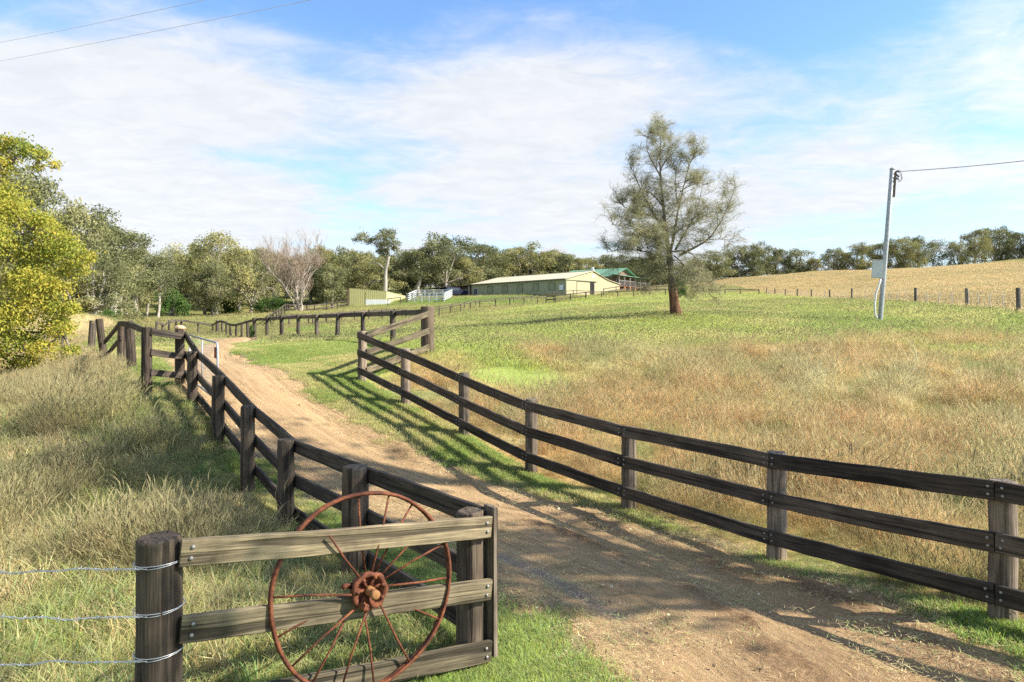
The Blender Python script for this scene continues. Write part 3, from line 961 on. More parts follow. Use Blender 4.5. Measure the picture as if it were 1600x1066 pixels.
def put_post(parent, x, y, top, r, mat, lean=(0, 0), name='post', sink=.3, sides=14):
    z0 = gz(x, y)
    m = Matrix.Translation((x, y, z0)) @ Matrix.Rotation(lean[1], 4, 'Y') @ Matrix.Rotation(lean[0], 4, 'X') @ Matrix.Rotation(random.uniform(0, 6), 4, 'Z')
    return obj(name, post_mesh(top - z0, r, nseed(), mat, sides, sink), parent, m)


def put_rail(parent, a, b, hgt, th, mat, bolts=0, side=1, gap=.004, segs=9):
    m, L = frame(a, b)
    m = m @ Matrix.Translation((gap, 0, 0))
    o = obj('rail', rail_mesh(L - 2 * gap, hgt, th, nseed(), mat, segs), parent, m)
    if bolts:
        for xx in (.055, L - .055):
            for zz in ((-.032, .036) if bolts == 2 else (random.uniform(-.02, .02),)):
                lm = m @ Matrix.Translation((xx + random.uniform(-.012, .012), side * th / 2, zz)) @ Matrix.Rotation(0 if side > 0 else math.pi, 4, 'Z')
                obj('bolt', BOLT, o, lm)
    return o


def perp(a, b):
    d = Vector((b[0] - a[0], b[1] - a[1], 0)).normalized()
    return Vector((d.y, -d.x, 0))      # to the right of a->b


def post_line(pts, tops):
    return [Vector((x, y, t)) for (x, y), t in zip(pts, tops)]


def zpix(py, Y):
    return ZC - (py - HY) * Y / F


def rails_along(parent, pts, tops, off_side, r, drops, hgt, th, mat, bolts=0, face=1, segs=9):
    """rails nailed to one side of the posts; off_side +1 = right of travel"""
    for i in range(len(pts) - 1):
        a, b = pts[i], pts[i + 1]
        ns = []
        for j in (i, i + 1):
            k = perp(pts[max(j - 1, 0)], pts[min(j + 1, len(pts) - 1)])
            ns.append(k * off_side * (r + th / 2 - .012))
        for d in drops:
            A = Vector((a[0], a[1], tops[i] - d - hgt / 2)) + ns[0]
            B = Vector((b[0], b[1], tops[i + 1] - d - hgt / 2)) + ns[1]
            put_rail(parent, A, B, hgt, th, mat, bolts, face, segs=segs)


# --- right-hand rail fence
rt = [gz(RF[0][0], RF[0][1]) + 1.27] + [zpix(p, RF[i + 1][1]) for i, p in enumerate([749, 707, 664, 626, 584, 545, 518])]
fr = thing('rail_fence', 'long dark three-rail timber fence along the right side of the dirt road', 'fence', (RF[0][0], RF[0][1], gz(*RF[0])))
for i, (p, t) in enumerate(zip(RF, rt)):
    put_post(fr, p[0], p[1], t + (.0, -.01, .005, -.03, .035, .02, .01, .01)[i], .112, M['pale_post'])
rails_along(fr, RF, rt, -1, .112, (0.0, .45, .90), .17, .048, M['rail'], 2, 1)
# return panel climbing to the tall strainer
fp = thing('rail_fence', 'weathered three-rail panel climbing from the right fence corner to the tall strainer post', 'fence', (RCOR[0], RCOR[1], gz(*RCOR)))
tc = zpix(479, 20.5)
st = put_post(fp, RCOR[0], RCOR[1], tc, .20, M['post'])
for d0, d1 in ((.02, .10), (.46, .62), (.93, 1.10)):
    a = Vector((RF[-1][0], RF[-1][1], rt[-1] - d0 - .085)); b = Vector((RCOR[0], RCOR[1], tc - d1 - .09))
    n_ = perp(a, b) * .13
    put_rail(fp, a + n_, b + n_, .165, .048, M['panel'])

# --- left-hand rail fence
lt = [zpix(797, 5.5), zpix(731, 7.5), zpix(689, 9.3), zpix(637, 11), zpix(588, 12.9), zpix(549, 14.9), zpix(518, 16.4)]
fl = thing('rail_fence', 'dark three-rail timber fence running up the left side of the dirt road behind the wheel', 'fence', (LF[0][0], LF[0][1], gz(*LF[0])))
for i, (p, t) in enumerate(zip(LF, lt)):
    r_ = (.118, .145, .115, .112, .112, .112, .112)[i]
    put_post(fl, p[0], p[1], t + (.0, .02, .02, .03, .015, .0, .03)[i], r_, M['post'])
rails_along(fl, LF, lt, 1, .115, (0.0, .47, .93), .17, .048, M['rail'], 1, -1)

# --- front panel carrying the wheel
C0 = LF[0]
zl, z0 = zpix(838, 4.2), lt[0]
pn = thing('rail_fence', 'sunlit weathered three-rail timber panel with the rusty wheel leaning on its front', 'fence', (LPOST[0], LPOST[1], gz(*LPOST)))
put_post(pn, LPOST[0], LPOST[1], zl, .135, M['post'], name='post', sides=22)
pv = Vector((C0[0] - LPOST[0], C0[1] - LPOST[1], 0)).normalized(); pnrm = Vector((pv.y, -pv.x, 0))
for k, (dl, dr) in enumerate(((.0, .03), (.47, .53), (.97, 1.02))):
    a = Vector((LPOST[0], LPOST[1], zl - dl - .09)) + pv * .095 + pnrm * .112
    b = Vector((C0[0], C0[1], z0 - dr - .085)) + pv * .10 + pnrm * .142
    put_rail(pn, a, b, .165, .05, M['panel'], 2, -1, segs=14)
cb = MB().box(-.075, .075, -.018, .018, -1.16, .03).mesh('cover_board', M['pale_post'])
m_, _l = frame((0, 0, 0), pnrm); m_.translation = Vector((C0[0], C0[1], z0)) + pv * .140 + pnrm * .085
obj('cover_board', cb, pn, m_)

# --- short return panel at the left gateway and the fallen fence behind it
L7 = ((229 - HX) * 15.6 / F, 15.6)
t7 = zpix(511, 15.6)
gp = thing('rail_fence', 'short dark three-rail panel joining the two posts at the left gateway', 'fence', (L7[0], L7[1], gz(*L7)))
put_post(gp, L7[0], L7[1], t7, .115, M['post'])
for d in (.03, .50, .96):
    a = Vector((L7[0], L7[1], t7 - d - .07)); b = Vector((LF[6][0], LF[6][1], lt[6] - d - .09))
    n_ = perp(a, b) * .13
    put_rail(gp, a + n_, b + n_, .15, .045, M['rail'])
L8, L9, L10 = (-10.3, 18.5), (-12.0, 21.0), (-13.75, 23.0)
t8, t9 = zpix(502, 18.5), zpix(502, 21)
bf = thing('broken_fence', 'tumbledown dark timber fence sagging into the long grass left of the gateway', 'fence', (L8[0], L8[1], gz(*L8)))
put_post(bf, L8[0], L8[1], t8, .12, M['post'], (.0, -.06))
put_post(bf, L9[0], L9[1], t9, .13, M['post'], (.05, .04))
put_post(bf, L10[0], L10[1], zpix(498, 23), .115, M['post'], (.0, -.12), )
put_rail(bf, (L7[0] - .05, L7[1] + .13, t7 - .12), (L8[0], L8[1] - .14, t8 - .08), .15, .045, M['rail'])
put_rail(bf, (L8[0], L8[1] - .14, t8 - .08), (L9[0], L9[1] - .15, t9 - .08), .15, .045, M['rail'])
put_rail(bf, (L9[0], L9[1] - .15, t9 - .1), (L10[0] + .1, L10[1] - .14, gz(*L10) + .52), .15, .045, M['rail'])
put_rail(bf, (L9[0] + .1, L9[1] - .2, t9 - .5), (L10[0] + .2, L10[1] - .2, gz(*L10) + .08), .15, .045, M['rail'])
o = thing('fence_post', 'lone leaning dark timber post beside the yellow tree', 'post', ((143 - HX) * 27 / F, 27, gz((143 - HX) * 27 / F, 27)))
put_post(o, (143 - HX) * 27 / F, 27, zpix(501, 27), .125, M['far_post'], (0, .04), name='log')

# --- single-rail fence from the tall strainer round the bend
def one_rail_fence(name, label, pts, h, r, rail_h, mpost, mrail, rails=(0.0,), heavy=(), step=None, group=None):
    if step:
        dense = []
        for i in range(len(pts) - 1):
            a, b = Vector(pts[i]), Vector(pts[i + 1]); n = max(1, round((b - a).length / step))
            dense += [tuple(a.lerp(b, k / n)) for k in range(n)]
        pts = dense + [tuple(pts[-1])]
    f = thing(name, label, 'fence', (pts[0][0], pts[0][1], gz(*pts[0])), group)
    tops = [gz(*p) + h for p in pts]
    for i, (p, t) in enumerate(zip(pts, tops)):
        hv = i in heavy
        put_post(f, p[0], p[1], t + (.12 if hv else .0), r * (1.6 if hv else random.uniform(.85, 1.2)), mpost, (random.gauss(0, .025), random.gauss(0, .025)), sides=8)
    rails_along(f, pts, tops, -1, r, rails, rail_h, .05, mrail, 0, segs=2)
    return f, pts, tops


f1pts = [tuple(p) for p in F1]
f1 = thing('rail_fence', 'single-rail timber fence from the tall strainer post to the bend in the road', 'fence', (F1[0][0], F1[0][1], gz(*F1[0])))
f1t = [zpix(py, F1[i][1]) for i, py in enumerate([482, 486, 488, 490, 491.5, 493, 494.5, 496, 497])]
for i in range(1, len(F1)):
    put_post(f1, F1[i][0], F1[i][1], f1t[i] + .01, random.uniform(.085, .11), M['far_post'], (random.gauss(0, .02), random.gauss(0, .02)), sides=10)
rails_along(f1, f1pts, f1t, 1, .1, (0.0,), .17, .05, M['far_rail'], 0, segs=4)
one_rail_fence('rail_fence', 'single-rail timber fence dipping through the hollow behind the road bend',
               [F1[-1], (-19, 47), (-22.5, 53), (-25.4, 58), (-25.6, 53), (-24.6, 49), (-23.2, 44.5)], 1.12, .085, .15, M['far_post'], M['far_rail'], step=2.5, heavy=(7,))
one_rail_fence('rail_fence', 'weathered timber fence climbing the slope to the yellow shed',
               [P(418, 500, 68)[:2], P(436, 494, 78)[:2], P(452, 487, 88)[:2], P(492, 480, 97)[:2], P(543, 474, 106)[:2]], 1.15, .08, .15, M['far_post'], M['far_rail'], (0.0, .5), step=2.8)
DRV = [P(440, 507, 55)[:2], P(530, 500, 65)[:2], P(668, 492, 82)[:2], P(750, 480, 94)[:2], P(840, 470, 102)[:2], P(940, 462, 107)[:2], P(1040, 458, 110)[:2]]
one_rail_fence('rail_fence', 'long single-rail fence on the near side of the far driveway below the barn', DRV, 1.1, .075, .14, M['far_post'], M['far_rail'], step=2.7)
one_rail_fence('rail_fence', 'pale post fence on the far side of the driveway in front of the barn',
               [(p[0] - .8, p[1] + 4.2) for p in DRV[:-1]], .95, .06, .10, M['far_post'], M['far_rail'], step=3.3)
one_rail_fence('yard_fence', 'dark two-rail yard fence at the near corner of the barn', [P(853, 466, 103)[:2], P(868, 466, 102)[:2], P(915, 464, 104)[:2]], 1.25, .07, .15, M['far_post'], M['far_rail'], (0.0, .55), step=2.4)
one_rail_fence('yard_fence', 'dark yard fence running from the barn towards the green-roofed house', [P(943, 459, 114)[:2], P(1000, 455, 120)[:2], P(1052, 452, 122)[:2]], 1.15, .07, .14, M['far_post'], M['far_rail'], (0.0, .5), step=2.8)
one_rail_fence('brace_fence', 'dark timber brace with one rail standing right of the lone tree', [P(1133, 459, 112)[:2], P(1157, 458, 113)[:2], P(1186, 457, 114)[:2]], 1.05, .10, .16, M['far_post'], M['far_rail'])

# --- wire fence along the dry hill paddock
wf = thing('wire_fence', 'long wire fence with grey timber posts along the dry hill paddock', 'fence', (WIREF[1][0], WIREF[1][1], gz(*WIREF[1])))
wtop = []
for i, p in enumerate(WIREF):
    h = 1.22 if i < 6 else 1.15
    put_post(wf, p[0], p[1], gz(*p) + h, (.10 if i in (1, 2, 3) else .085), M['grey_post'], (random.gauss(0, .02), random.gauss(0, .02)), sides=10)
    wtop.append(gz(*p) + h)
dm = MB().box(-.014, .014, -.014, .014, -.1, 1.0).mesh('dropper', plain('pale_dropper', (.42, .40, .37), (.55, .53, .49), 5, .7))
ws = [MB() for _ in range(4)]
for i in range(len(WIREF) - 1):
    a, b = WIREF[i], WIREF[i + 1]
    for k in range(1, 4):
        t = k / 4; x = a[0] + (b[0] - a[0]) * t; y = a[1] + (b[1] - a[1]) * t
        obj('dropper', dm, wf, Matrix.Translation((x, y, gz(x, y))) @ Matrix.Rotation(random.gauss(0, .03), 4, 'Y'))
    for j, w in enumerate(ws):
        n_ = perp(a, b) * -.1
        seg = [(a[0] + (b[0] - a[0]) * t + n_.x, a[1] + (b[1] - a[1]) * t + n_.y, gz(a[0] + (b[0] - a[0]) * t, a[1] + (b[1] - a[1]) * t) + .25 + .25 * j) for t in (0, .25, .5, .75, 1)]
        w.tube(seg, .0035, 4, False)
for w in ws:
    obj('wire', w.mesh('wire', M['wire'], True), wf)

# --- barbed wire at lower left, tied round the near strainer
bw = thing('barbed_wire_fence', 'three strands of barbed wire tied round the near left post', 'wire fence', (-6.2, 3.95, gz(-6.2, 3.95)))
put_post(bw, -6.2, 3.95, gz(-6.2, 3.95) + 1.2, .09, M['grey_post'])
for zz in (zpix(881, 4.15), zpix(954, 4.15), zpix(1022, 4.15)):
    w = MB(); g = random.Random(int(zz * 1000))
    n = 150; A = Vector((-6.2, 3.86, zz + .02)); B = Vector((LPOST[0] - .02, LPOST[1] - .142, zz))
    for s_ in (0, math.pi):
        pts = []
        for k in range(n + 1):
            t = k / n; p = A.lerp(B, t); a_ = t * 210 + s_
            slack = .012 * math.sin(t * 37 + zz * 9) + .008 * math.sin(t * 91 + zz * 5)
            pts.append(p + Vector((0, .0042 * math.cos(a_), .0042 * math.sin(a_) + slack * sst(0, .2, np.array(1 - t)))))
        w.tube(pts, .0026, 5, False)
    for k in range(4, n, 4):
        t = (k + g.uniform(-.5, .5)) / n; p = A.lerp(B, t)
        slack = (.012 * math.sin(t * 37 + zz * 9) + .008 * math.sin(t * 91 + zz * 5)) * float(sst(0, .2, np.array(1 - t)))
        p = p + Vector((0, 0, slack))
        for q in range(2):
            d = Vector((g.uniform(-.4, .4), g.uniform(-1, 1), g.uniform(-1, 1))).normalized() * .019
            w.tube([p - d, p + d], [.0012, .0012], 4)
    ring = []
    for k in range(33):                 # two turns round the post
        a_ = -math.pi / 2 + k / 32 * 4 * math.pi
        ring.append((LPOST[0] + .143 * math.cos(a_), LPOST[1] + .143 * math.sin(a_), zz + .010 * math.sin(a_ * .5) + .006 * k / 32 + .01 * math.cos(a_)))
    w.tube(ring, .003, 5)
    obj('wire', w.mesh('wire', M['wire'], True), bw)

# --- rusty spoked wheel against the panel
WR = .668
wc = Vector((-1.03, 4.83, 0)); wc.z = zpix(921, wc.y)
ez = (Vector((0, 0, 1)) - pnrm * .10).normalized()           # leans on the rails
wn = pnrm.copy(); wn = (wn - ez * wn.dot(ez)).normalized()
exw = ez.cross(wn).normalized() * -1
if exw.dot(pv) < 0:
    exw = -exw
wn = exw.cross(ez).normalized()
if wn.dot(pnrm) < 0:
    wn = -wn
wmat = Matrix(((exw.x, wn.x, ez.x, wc.x), (exw.y, wn.y, ez.y, wc.y), (exw.z, wn.z, ez.z, wc.z), (0, 0, 0, 1)))
wh = obj('spoked_wheel', None, None, wmat, 'rusty iron spoked wheel with a ribbed hub leaning on the front timber panel', 'wheel')
NR = 96
V = []; Fc = []
prof = [(-.019, WR - .012), (-.010, WR - .004), (.010, WR - .004), (.019, WR - .012), (.024, WR + .002), (.019, WR + .012), (0, WR + .016), (-.019, WR + .012), (-.024, WR + .002)]
for i in range(NR):
    a = 2 * math.pi * i / NR; dr = .004 * math.sin(3 * a + 1) + .003 * math.sin(7 * a)
    for (d, r) in prof:
        V.append(((r + dr) * math.cos(a), d + .006 * math.sin(2 * a), (r + dr) * math.sin(a)))
n = len(prof)
for i in range(NR):
    for k in range(n):
        Fc.append((i * n + k, i * n + (k + 1) % n, ((i + 1) % NR) * n + (k + 1) % n, ((i + 1) % NR) * n + k))
b_ = MB(); b_.add(V, Fc)
obj('rim', b_.mesh('rim', M['rust'], True), wh, wmat)


def lathe(prof, n=28):
    V = []; Fc = []
    for d, r in prof:
        for k in range(n):
            a = 2 * math.pi * k / n
            V.append((r * math.cos(a), d, r * math.sin(a)))
    for i in range(len(prof) - 1):
        for k in range(n):
            Fc.append((i * n + k, (i + 1) * n + k, (i + 1) * n + (k + 1) % n, i * n + (k + 1) % n))
    return V, Fc


hb = MB()      # hub: drum with a scalloped flange, lugs and a deep central cup
v_, f_ = lathe([(-.08, .0), (-.08, .085), (-.05, .105), (.03, .105), (.045, .128), (.062, .134), (.074, .128), (.078, .112), (.066, .098), (.03, .085), (.028, .03)])
v_ = [Vector(p) * 1 for p in v_]
for i, p in enumerate(v_):
    rr = math.hypot(p.x, p.z)
    if rr > .11:
        a = math.atan2(p.z, p.x); k = 1 + .06 * math.cos(7 * a + .6)
        v_[i] = Vector((p.x * k, p.y, p.z * k))
hb.add(v_, f_)
for k in range(7):
    a = k * 2 * math.pi / 7 + .3
    hb.tube([(.098 * math.cos(a), .055, .098 * math.sin(a)), (.098 * math.cos(a), .092, .098 * math.sin(a))], [.017, .012], 6)
    hb.tube([(.035 * math.cos(a), .035, .035 * math.sin(a)), (.095 * math.cos(a), .06, .095 * math.sin(a))], [.014, .012], 5)
hb.tube([(-.11, -.01, .045), (-.15, .0, .055), (-.178, .03, .062)], [.024, .018, .021], 7)
obj('hub', hb.mesh('hub', M['rust'], True), wh, wmat)
ax = MB(); ax.tube([(0, -.20, 0), (0, -.08, 0)], [.026, .03], 14)
ax.tube([(0, .02, 0), (0, .085, 0), (.0, .09, 0), (0, .13, -.004), (0, .135, -.004), (0, .165, -.006), (0, .172, -.006)], [.034, .034, .029, .029, .033, .032, .022], 16)
obj('axle', ax.mesh('axle', M['rust_pale'], True), wh, wmat)
inv = wmat.inverted()
# spoke bearings read off the photograph's wheel, hub centre to rim
cen = (1035, 520)
ends = [(1015, 95), (1160, 95), (1275, 155), (1350, 258), (1390, 398), (1355, 550), (1290, 690), (1180, 820), (1050, 895), (920, 895), (780, 880), (685, 790), (645, 635), (675, 465)]
for k, e in enumerate(ends):
    ang = math.atan2(-(e[1] - cen[1]), (e[0] - cen[0]) * 1.10)
    d = .055 if k % 2 else -.04
    ha = ang + (.25 if k % 2 else -.25) * .6
    sp = MB(); sp.tube([(.118 * math.cos(ha), d, .118 * math.sin(ha)), (.42 * math.cos(ang), d * .45, .42 * math.sin(ang)), ((WR - .008) * math.cos(ang), 0, (WR - .008) * math.sin(ang))], [.0085, .0078, .0078], 8)
    obj('spoke', sp.mesh('spoke', M['rust'], True), wh, wmat)
ang = math.atan2(295, -185)
sp = MB(); sp.tube([(.11 * math.cos(ang), .05, .11 * math.sin(ang)), (.30 * math.cos(ang + .03), .05, .30 * math.sin(ang + .03)), (.52 * math.cos(ang + .02), .085, .52 * math.sin(ang + .02))], [.0085, .008, .007], 8)
obj('spoke', sp.mesh('spoke', M['rust'], True), wh, wmat, label='snapped spoke that stops short of the rim')
a2 = math.atan2(220, -290)
sp = MB(); sp.tube([((WR - .01) * math.cos(a2), 0, (WR - .01) * math.sin(a2)), ((WR - .07) * math.cos(a2 - .04), .03, (WR - .07) * math.sin(a2 - .04))], [.008, .007], 8)
obj('spoke', sp.mesh('spoke', M['rust'], True), wh, wmat, label='short spoke stub left on the rim')

# --- open steel gate lying back along the left fence
ga = Vector((-8.05, 17.05, 0)); gb = Vector((-5.93, 13.75, 0))
gtop0, gtop1 = zpix(524, 17.05), zpix(536, 13.75)
gt = thing('farm_gate', 'open galvanised tube gate with wire mesh folded back along the left fence', 'gate', (ga.x, ga.y, gz(ga.x, ga.y)))
fm = MB()
A1 = Vector((ga.x, ga.y, gtop0)); B1 = Vector((gb.x, gb.y, gtop1)); dn = Vector((0, 0, -1.15))
A0, B0 = A1 + dn * .95, B1 + dn
rad = .12
dAB = (B1 - A1).normalized()
fm.tube([A1, B1 - dAB * rad, B1 - dAB * rad * .3 + Vector((0, 0, -rad * .3)), B1 + Vector((0, 0, -rad)), B0 + Vector((0, 0, rad)), B0 - dAB * rad * .3 + Vector((0, 0, rad * .3)), B0 - dAB * rad, A0, A1 - Vector((0, 0, .02))], .021, 10)
fm.tube([A1.lerp(B1, .5), A0.lerp(B0, .5)], .016, 8)
obj('gate_frame', fm.mesh('gate_frame', M['galv'], True), gt)
wmsh = MB()
for k in range(1, 7):
    wmsh.tube([A1.lerp(A0, k / 7), B1.lerp(B0, k / 7)], .003, 4, False)
for k in range(1, 22):
    t = k / 22; wmsh.tube([A1.lerp(B1, t), A0.lerp(B0, t)], .003, 4, False)
obj('wire_mesh', wmsh.mesh('wire_mesh', M['wire'], True), gt)
lm = MB(); c_ = B1 + dn * .18 - dAB * .18
lm.box(-.03, .03, -.02, .02, -.11, .11)
obj('latch', lm.mesh('latch', M['rust']), gt, Matrix.Translation(c_))

# stone lying on the gateway post
import bmesh as _bm
bm = _bm.new(); _bm.ops.create_icosphere(bm, subdivisions=3, radius=.12)
for v in bm.verts:
    nz = fbm(np.array([v.co.x * 9 + 5]), np.array([v.co.y * 9 + v.co.z * 7]), 5)[0]
    v.co *= .75 + .5 * nz; v.co.z *= .55
me = bpy.data.meshes.new('stone'); bm.to_mesh(me); bm.free(); me.materials.append(plain('tan_stone', (.36, .24, .13), (.55, .40, .24), 12, .9, .4))
obj('stone', me, None, Matrix.Translation((LF[6][0], LF[6][1], lt[6] + .085)), 'tan stone resting on top of the left gateway post', 'stone')

# ------------------------------------------------------------------ power pole
pb = Vector(((1375 - HX) * 34 / F, 34, 0)); pb.z = gz(pb.x, pb.y)
ptop = P(1394.5, 264, 34)
pp = thing('power_pole', 'leaning galvanised steel power pole with a grey meter box in the green paddock', 'power pole', pb)
ppm = MB(); ax_ = (ptop - pb)
ppm.tube([pb - ax_ * .05, pb, pb + ax_ * .5, ptop, ptop + ax_.normalized() * .01], [.118, .115, .112, .108, .10], 20)
obj('pole', ppm.mesh('pole', M['galv'], True), pp)
cpm = MB(); cpm.tube([ptop - ax_.normalized() * .06, ptop + ax_.normalized() * .02, ptop + ax_.normalized() * .05], [.122, .122, .09], 16)
obj('pole_cap', cpm.mesh('pole_cap', M['galv'], True), pp)
mt, _l = frame((0, 0, 0), (1, 0, 0))
tb0, tb1 = P(1396, 308, 33.95), P(1399, 268, 33.95)
tim = MB(); dd = (tb1 - tb0).normalized(); mx, L_ = frame(tb0, tb1)
tim.tube([tb0, tb1], .075, 4)
obj('timber_block', tim.mesh('timber_block', M['far_post']), pp)
bx = MB(); hw_ = .215
ctr = P(1371, 421, 33.9)
bx.box(-.24, .24, -.13, .13, -.43, .43)
bxo = bx.mesh('meter_box', plain('meter_box_grey', (.47, .49, .48), (.56, .57, .56), 3, .45, .02))
mb_ = Matrix.Translation(ctr) @ Matrix.Rotation(R(-26), 4, 'Z') @ Matrix.Rotation(R(4), 4, 'Y')
ob = obj('meter_box', bxo, pp, mb_)
lid = MB().box(-.26, .26, -.15, .15, .43, .47).box(-.225, .225, -.142, -.131, -.40, .40).mesh('box_door', plain('box_door_grey', (.50, .52, .51), (.6, .61, .60), 3, .4, .02))
obj('box_door', lid, ob, mb_)
br = MB(); br.tube([P(1380, 435, 33.95), P(1387, 434, 34)], .02, 6); br.tube([P(1380, 410, 33.95), P(1388, 410, 34)], .02, 6)
obj('bracket', br.mesh('bracket', M['galv']), pp)
cd = MB(); cd.tube([P(1376, 436, 33.9), P(1374, 444, 33.9), P(1369, 458, 33.9), P(1367, 475, 33.9), P(1367.5, 490, 33.9), P(1371, 499, 33.95), P(1373, 506, 34)], .045, 10)
obj('conduit', cd.mesh('conduit', plain('white_conduit', (.6, .6, .58), (.72, .72, .7), 4, .5, .02), True), pp)
cd = MB(); cd.tube([P(1377, 436, 33.95), P(1374, 504, 33.95)], .04, 8)
obj('conduit', cd.mesh('conduit', plain('grey_conduit', (.16, .15, .14), (.25, .24, .22), 4, .5, .02), True), pp)
ins = MB()
for (a, b) in (((1401, 268), (1406, 267)), ((1401, 273), (1405, 276)), ((1400, 279), (1404, 279))):
    ins.tube([P(*a, 33.9), P(*b, 33.9)], [.045, .06], 8)
cw = [P(1403, 268, 33.9), P(1408, 273, 33.85), P(1409, 281, 33.85), P(1405, 285, 33.85), P(1402, 279, 33.9)]
ins.tube(cw, .014, 6); ins.tube([p + Vector((.05, .03, .06)) for p in cw], .012, 6)
obj('insulator', ins.mesh('insulator', M['cable'], True), pp)


def cable(name, label, A, B, sag, r, mat, n=40):
    w = MB(); A, B = Vector(A), Vector(B)
    w.tube([A.lerp(B, k / n) - Vector((0, 0, sag * 4 * (k / n) * (1 - k / n))) for k in range(n + 1)], r, 6)
    obj(name, w.mesh(name, mat, True), None, None, label, 'power line')


a = P(1406, 268, 33.9); b = P(1600, 251, 29.0)
cable('power_cable', 'black service cable running right from the top of the leaning power pole', a, a + (b - a) * 2.5 + Vector((0, 0, .5)), .22, .015, M['cable'])
tw = MB(); tw.tube([a, a.lerp(b, .03), a.lerp(b, .06)], [.03, .05, .03], 8)
for (l, p0, p1) in (('upper of the two thin wires crossing the top left sky', (0, 51, 24), (235, -1, 17)), ('lower of the two thin wires crossing the top left sky', (0, 80, 24), (392, -2, 16))):
    A_, B_ = P(*p0), P(*p1); d = B_ - A_
    cable('overhead_wire', l, A_ - d * 2.2, B_ + d * 1.6, .35, .0065, M['cable_pale'], 60)

# ------------------------------------------------------------------ buildings
def on_wall(K, u, up=Vector((0, 0, 1))):
    """matrix: X along wall, Z up, Y into the building"""
    u = Vector(u).normalized(); y = up.cross(u)
    return Matrix(((u.x, y.x, 0, K[0]), (u.y, y.y, 0, K[1]), (0, 0, 1, K[2]), (0, 0, 0, 1)))


CREAM, SAGE = (.41, .355, .195), (.30, .315, .19)
M['wall_sage'] = ribbed('sage_steel_wall', SAGE, 0, .22)
M['wall_cream'] = ribbed('cream_steel_wall', CREAM, 0, .22)
M['roof_cream'] = ribbed('cream_steel_roof', (.54, .475, .31), 1, .25)
M['dark'] = plain('painted_opening_shade', (.012, .011, .010), (.02, .018, .016), 3, .9)
M['trim_green'] = plain('dark_green_trim', (.06, .075, .05), (.08, .10, .065), 4, .5, .02)
M['white'] = plain('white_paint', (.50, .50, .48), (.62, .62, .60), 4, .5, .02)
M['glass'] = plain('window_glass', (.035, .045, .055), (.06, .075, .085), 2, .25, 0, 0, .5)
M['grey_paint'] = plain('grey_paint', (.22, .19, .165), (.30, .26, .22), 4, .6, .02)
M['timber'] = plain('brown_timber', (.10, .06, .04), (.17, .11, .075), 6, .8, .2)

K = Vector((8.6, 110, ZC + 43 * 110 / F))
Ud = Vector((-.6865, .7271, 0)); Vd = Vector((.7271, .6865, 0))
LB, WB = 23.5, 14.0
barn = thing('barn', 'long low cream-roofed barn with sage green side wall on the rise', 'barn', K)
# local frame: X along the gable wall (Vd), Y along the long wall (Ud), Z up
bm_ = Matrix(((Vd.x, Ud.x, 0, K.x), (Vd.y, Ud.y, 0, K.y), (0, 0, 1, K.z), (0, 0, 0, 1)))
lw = MB().box(0, LB, -.10, 0, -1.2, 2.73)                        # long wall in its own frame (X along Ud)
mlong = Matrix(((Ud.x, Vd.x, 0, K.x), (Ud.y, Vd.y, 0, K.y), (0, 0, 1, K.z), (0, 0, 0, 1)))
lw = MB().box(0.0, LB, 0, .12, -1.2, 2.73)
obj('side_wall', lw.mesh('side_wall', M['wall_sage']), barn, mlong)
g_ = MB(); prof = [(0.12, -1.2), (14, -1.2), (14, 2.33), (10.8, 2.93), (6.86, 4.26), (.12, 2.71)]
g_.add([(x, -.0, z) for x, z in prof] + [(x, .12, z) for x, z in prof], [tuple(range(6)), tuple(range(11, 5, -1))] + [(i, i + 6, (i + 1) % 6 + 6, (i + 1) % 6) for i in range(6)])
obj('gable_wall', g_.mesh('gable_wall', M['wall_cream']), barn, bm_)
g2 = MB(); g2.add([(x, LB - .12, z) for x, z in prof] + [(x, LB, z) for x, z in prof], [tuple(range(6)), tuple(range(11, 5, -1))] + [(i, i + 6, (i + 1) % 6 + 6, (i + 1) % 6) for i in range(6)])
obj('rear_gable_wall', g2.mesh('rear_gable_wall', M['wall_cream']), barn, bm_)
rw = MB().box(13.88, 14, .12, LB - .12, -1.2, 2.33); obj('rear_wall', rw.mesh('rear_wall', M['wall_cream']), barn, bm_)
rf = MB(); th = .07
for (x0, z0_, x1, z1_) in ((-.25, 2.69, 6.86, 4.30), (6.86, 4.30, 10.8, 2.97), (10.8, 2.97, 14.2, 2.35)):
    rf.hexa([(x0, -.2, z0_), (x1, -.2, z1_), (x1, LB + .2, z1_), (x0, LB + .2, z0_), (x0, -.2, z0_ + th), (x1, -.2, z1_ + th), (x1, LB + .2, z1_ + th), (x0, LB + .2, z0_ + th)])
obj('roof', rf.mesh('roof', M['roof_cream']), barn, bm_)
gu = MB().box(-.36, -.25, -.2, LB + .2, 2.62, 2.76); obj('gutter', gu.mesh('gutter', M['trim_green']), barn, bm_)
rb = MB(); rb.box(6.70, 7.02, -.22, LB + .22, 4.345, 4.42); obj('ridge_cap', rb.mesh('ridge_cap', M['roof_cream']), barn, bm_)


def t_of(px):      # along long wall for a picture column
    c = (px - HX) / F
    return (K.x - c * K.y) / (c * Ud.y - Ud.x)


def w_of(px):
    c = (px - HX) / F
    return (K.x - c * K.y) / (c * Vd.y - Vd.x)


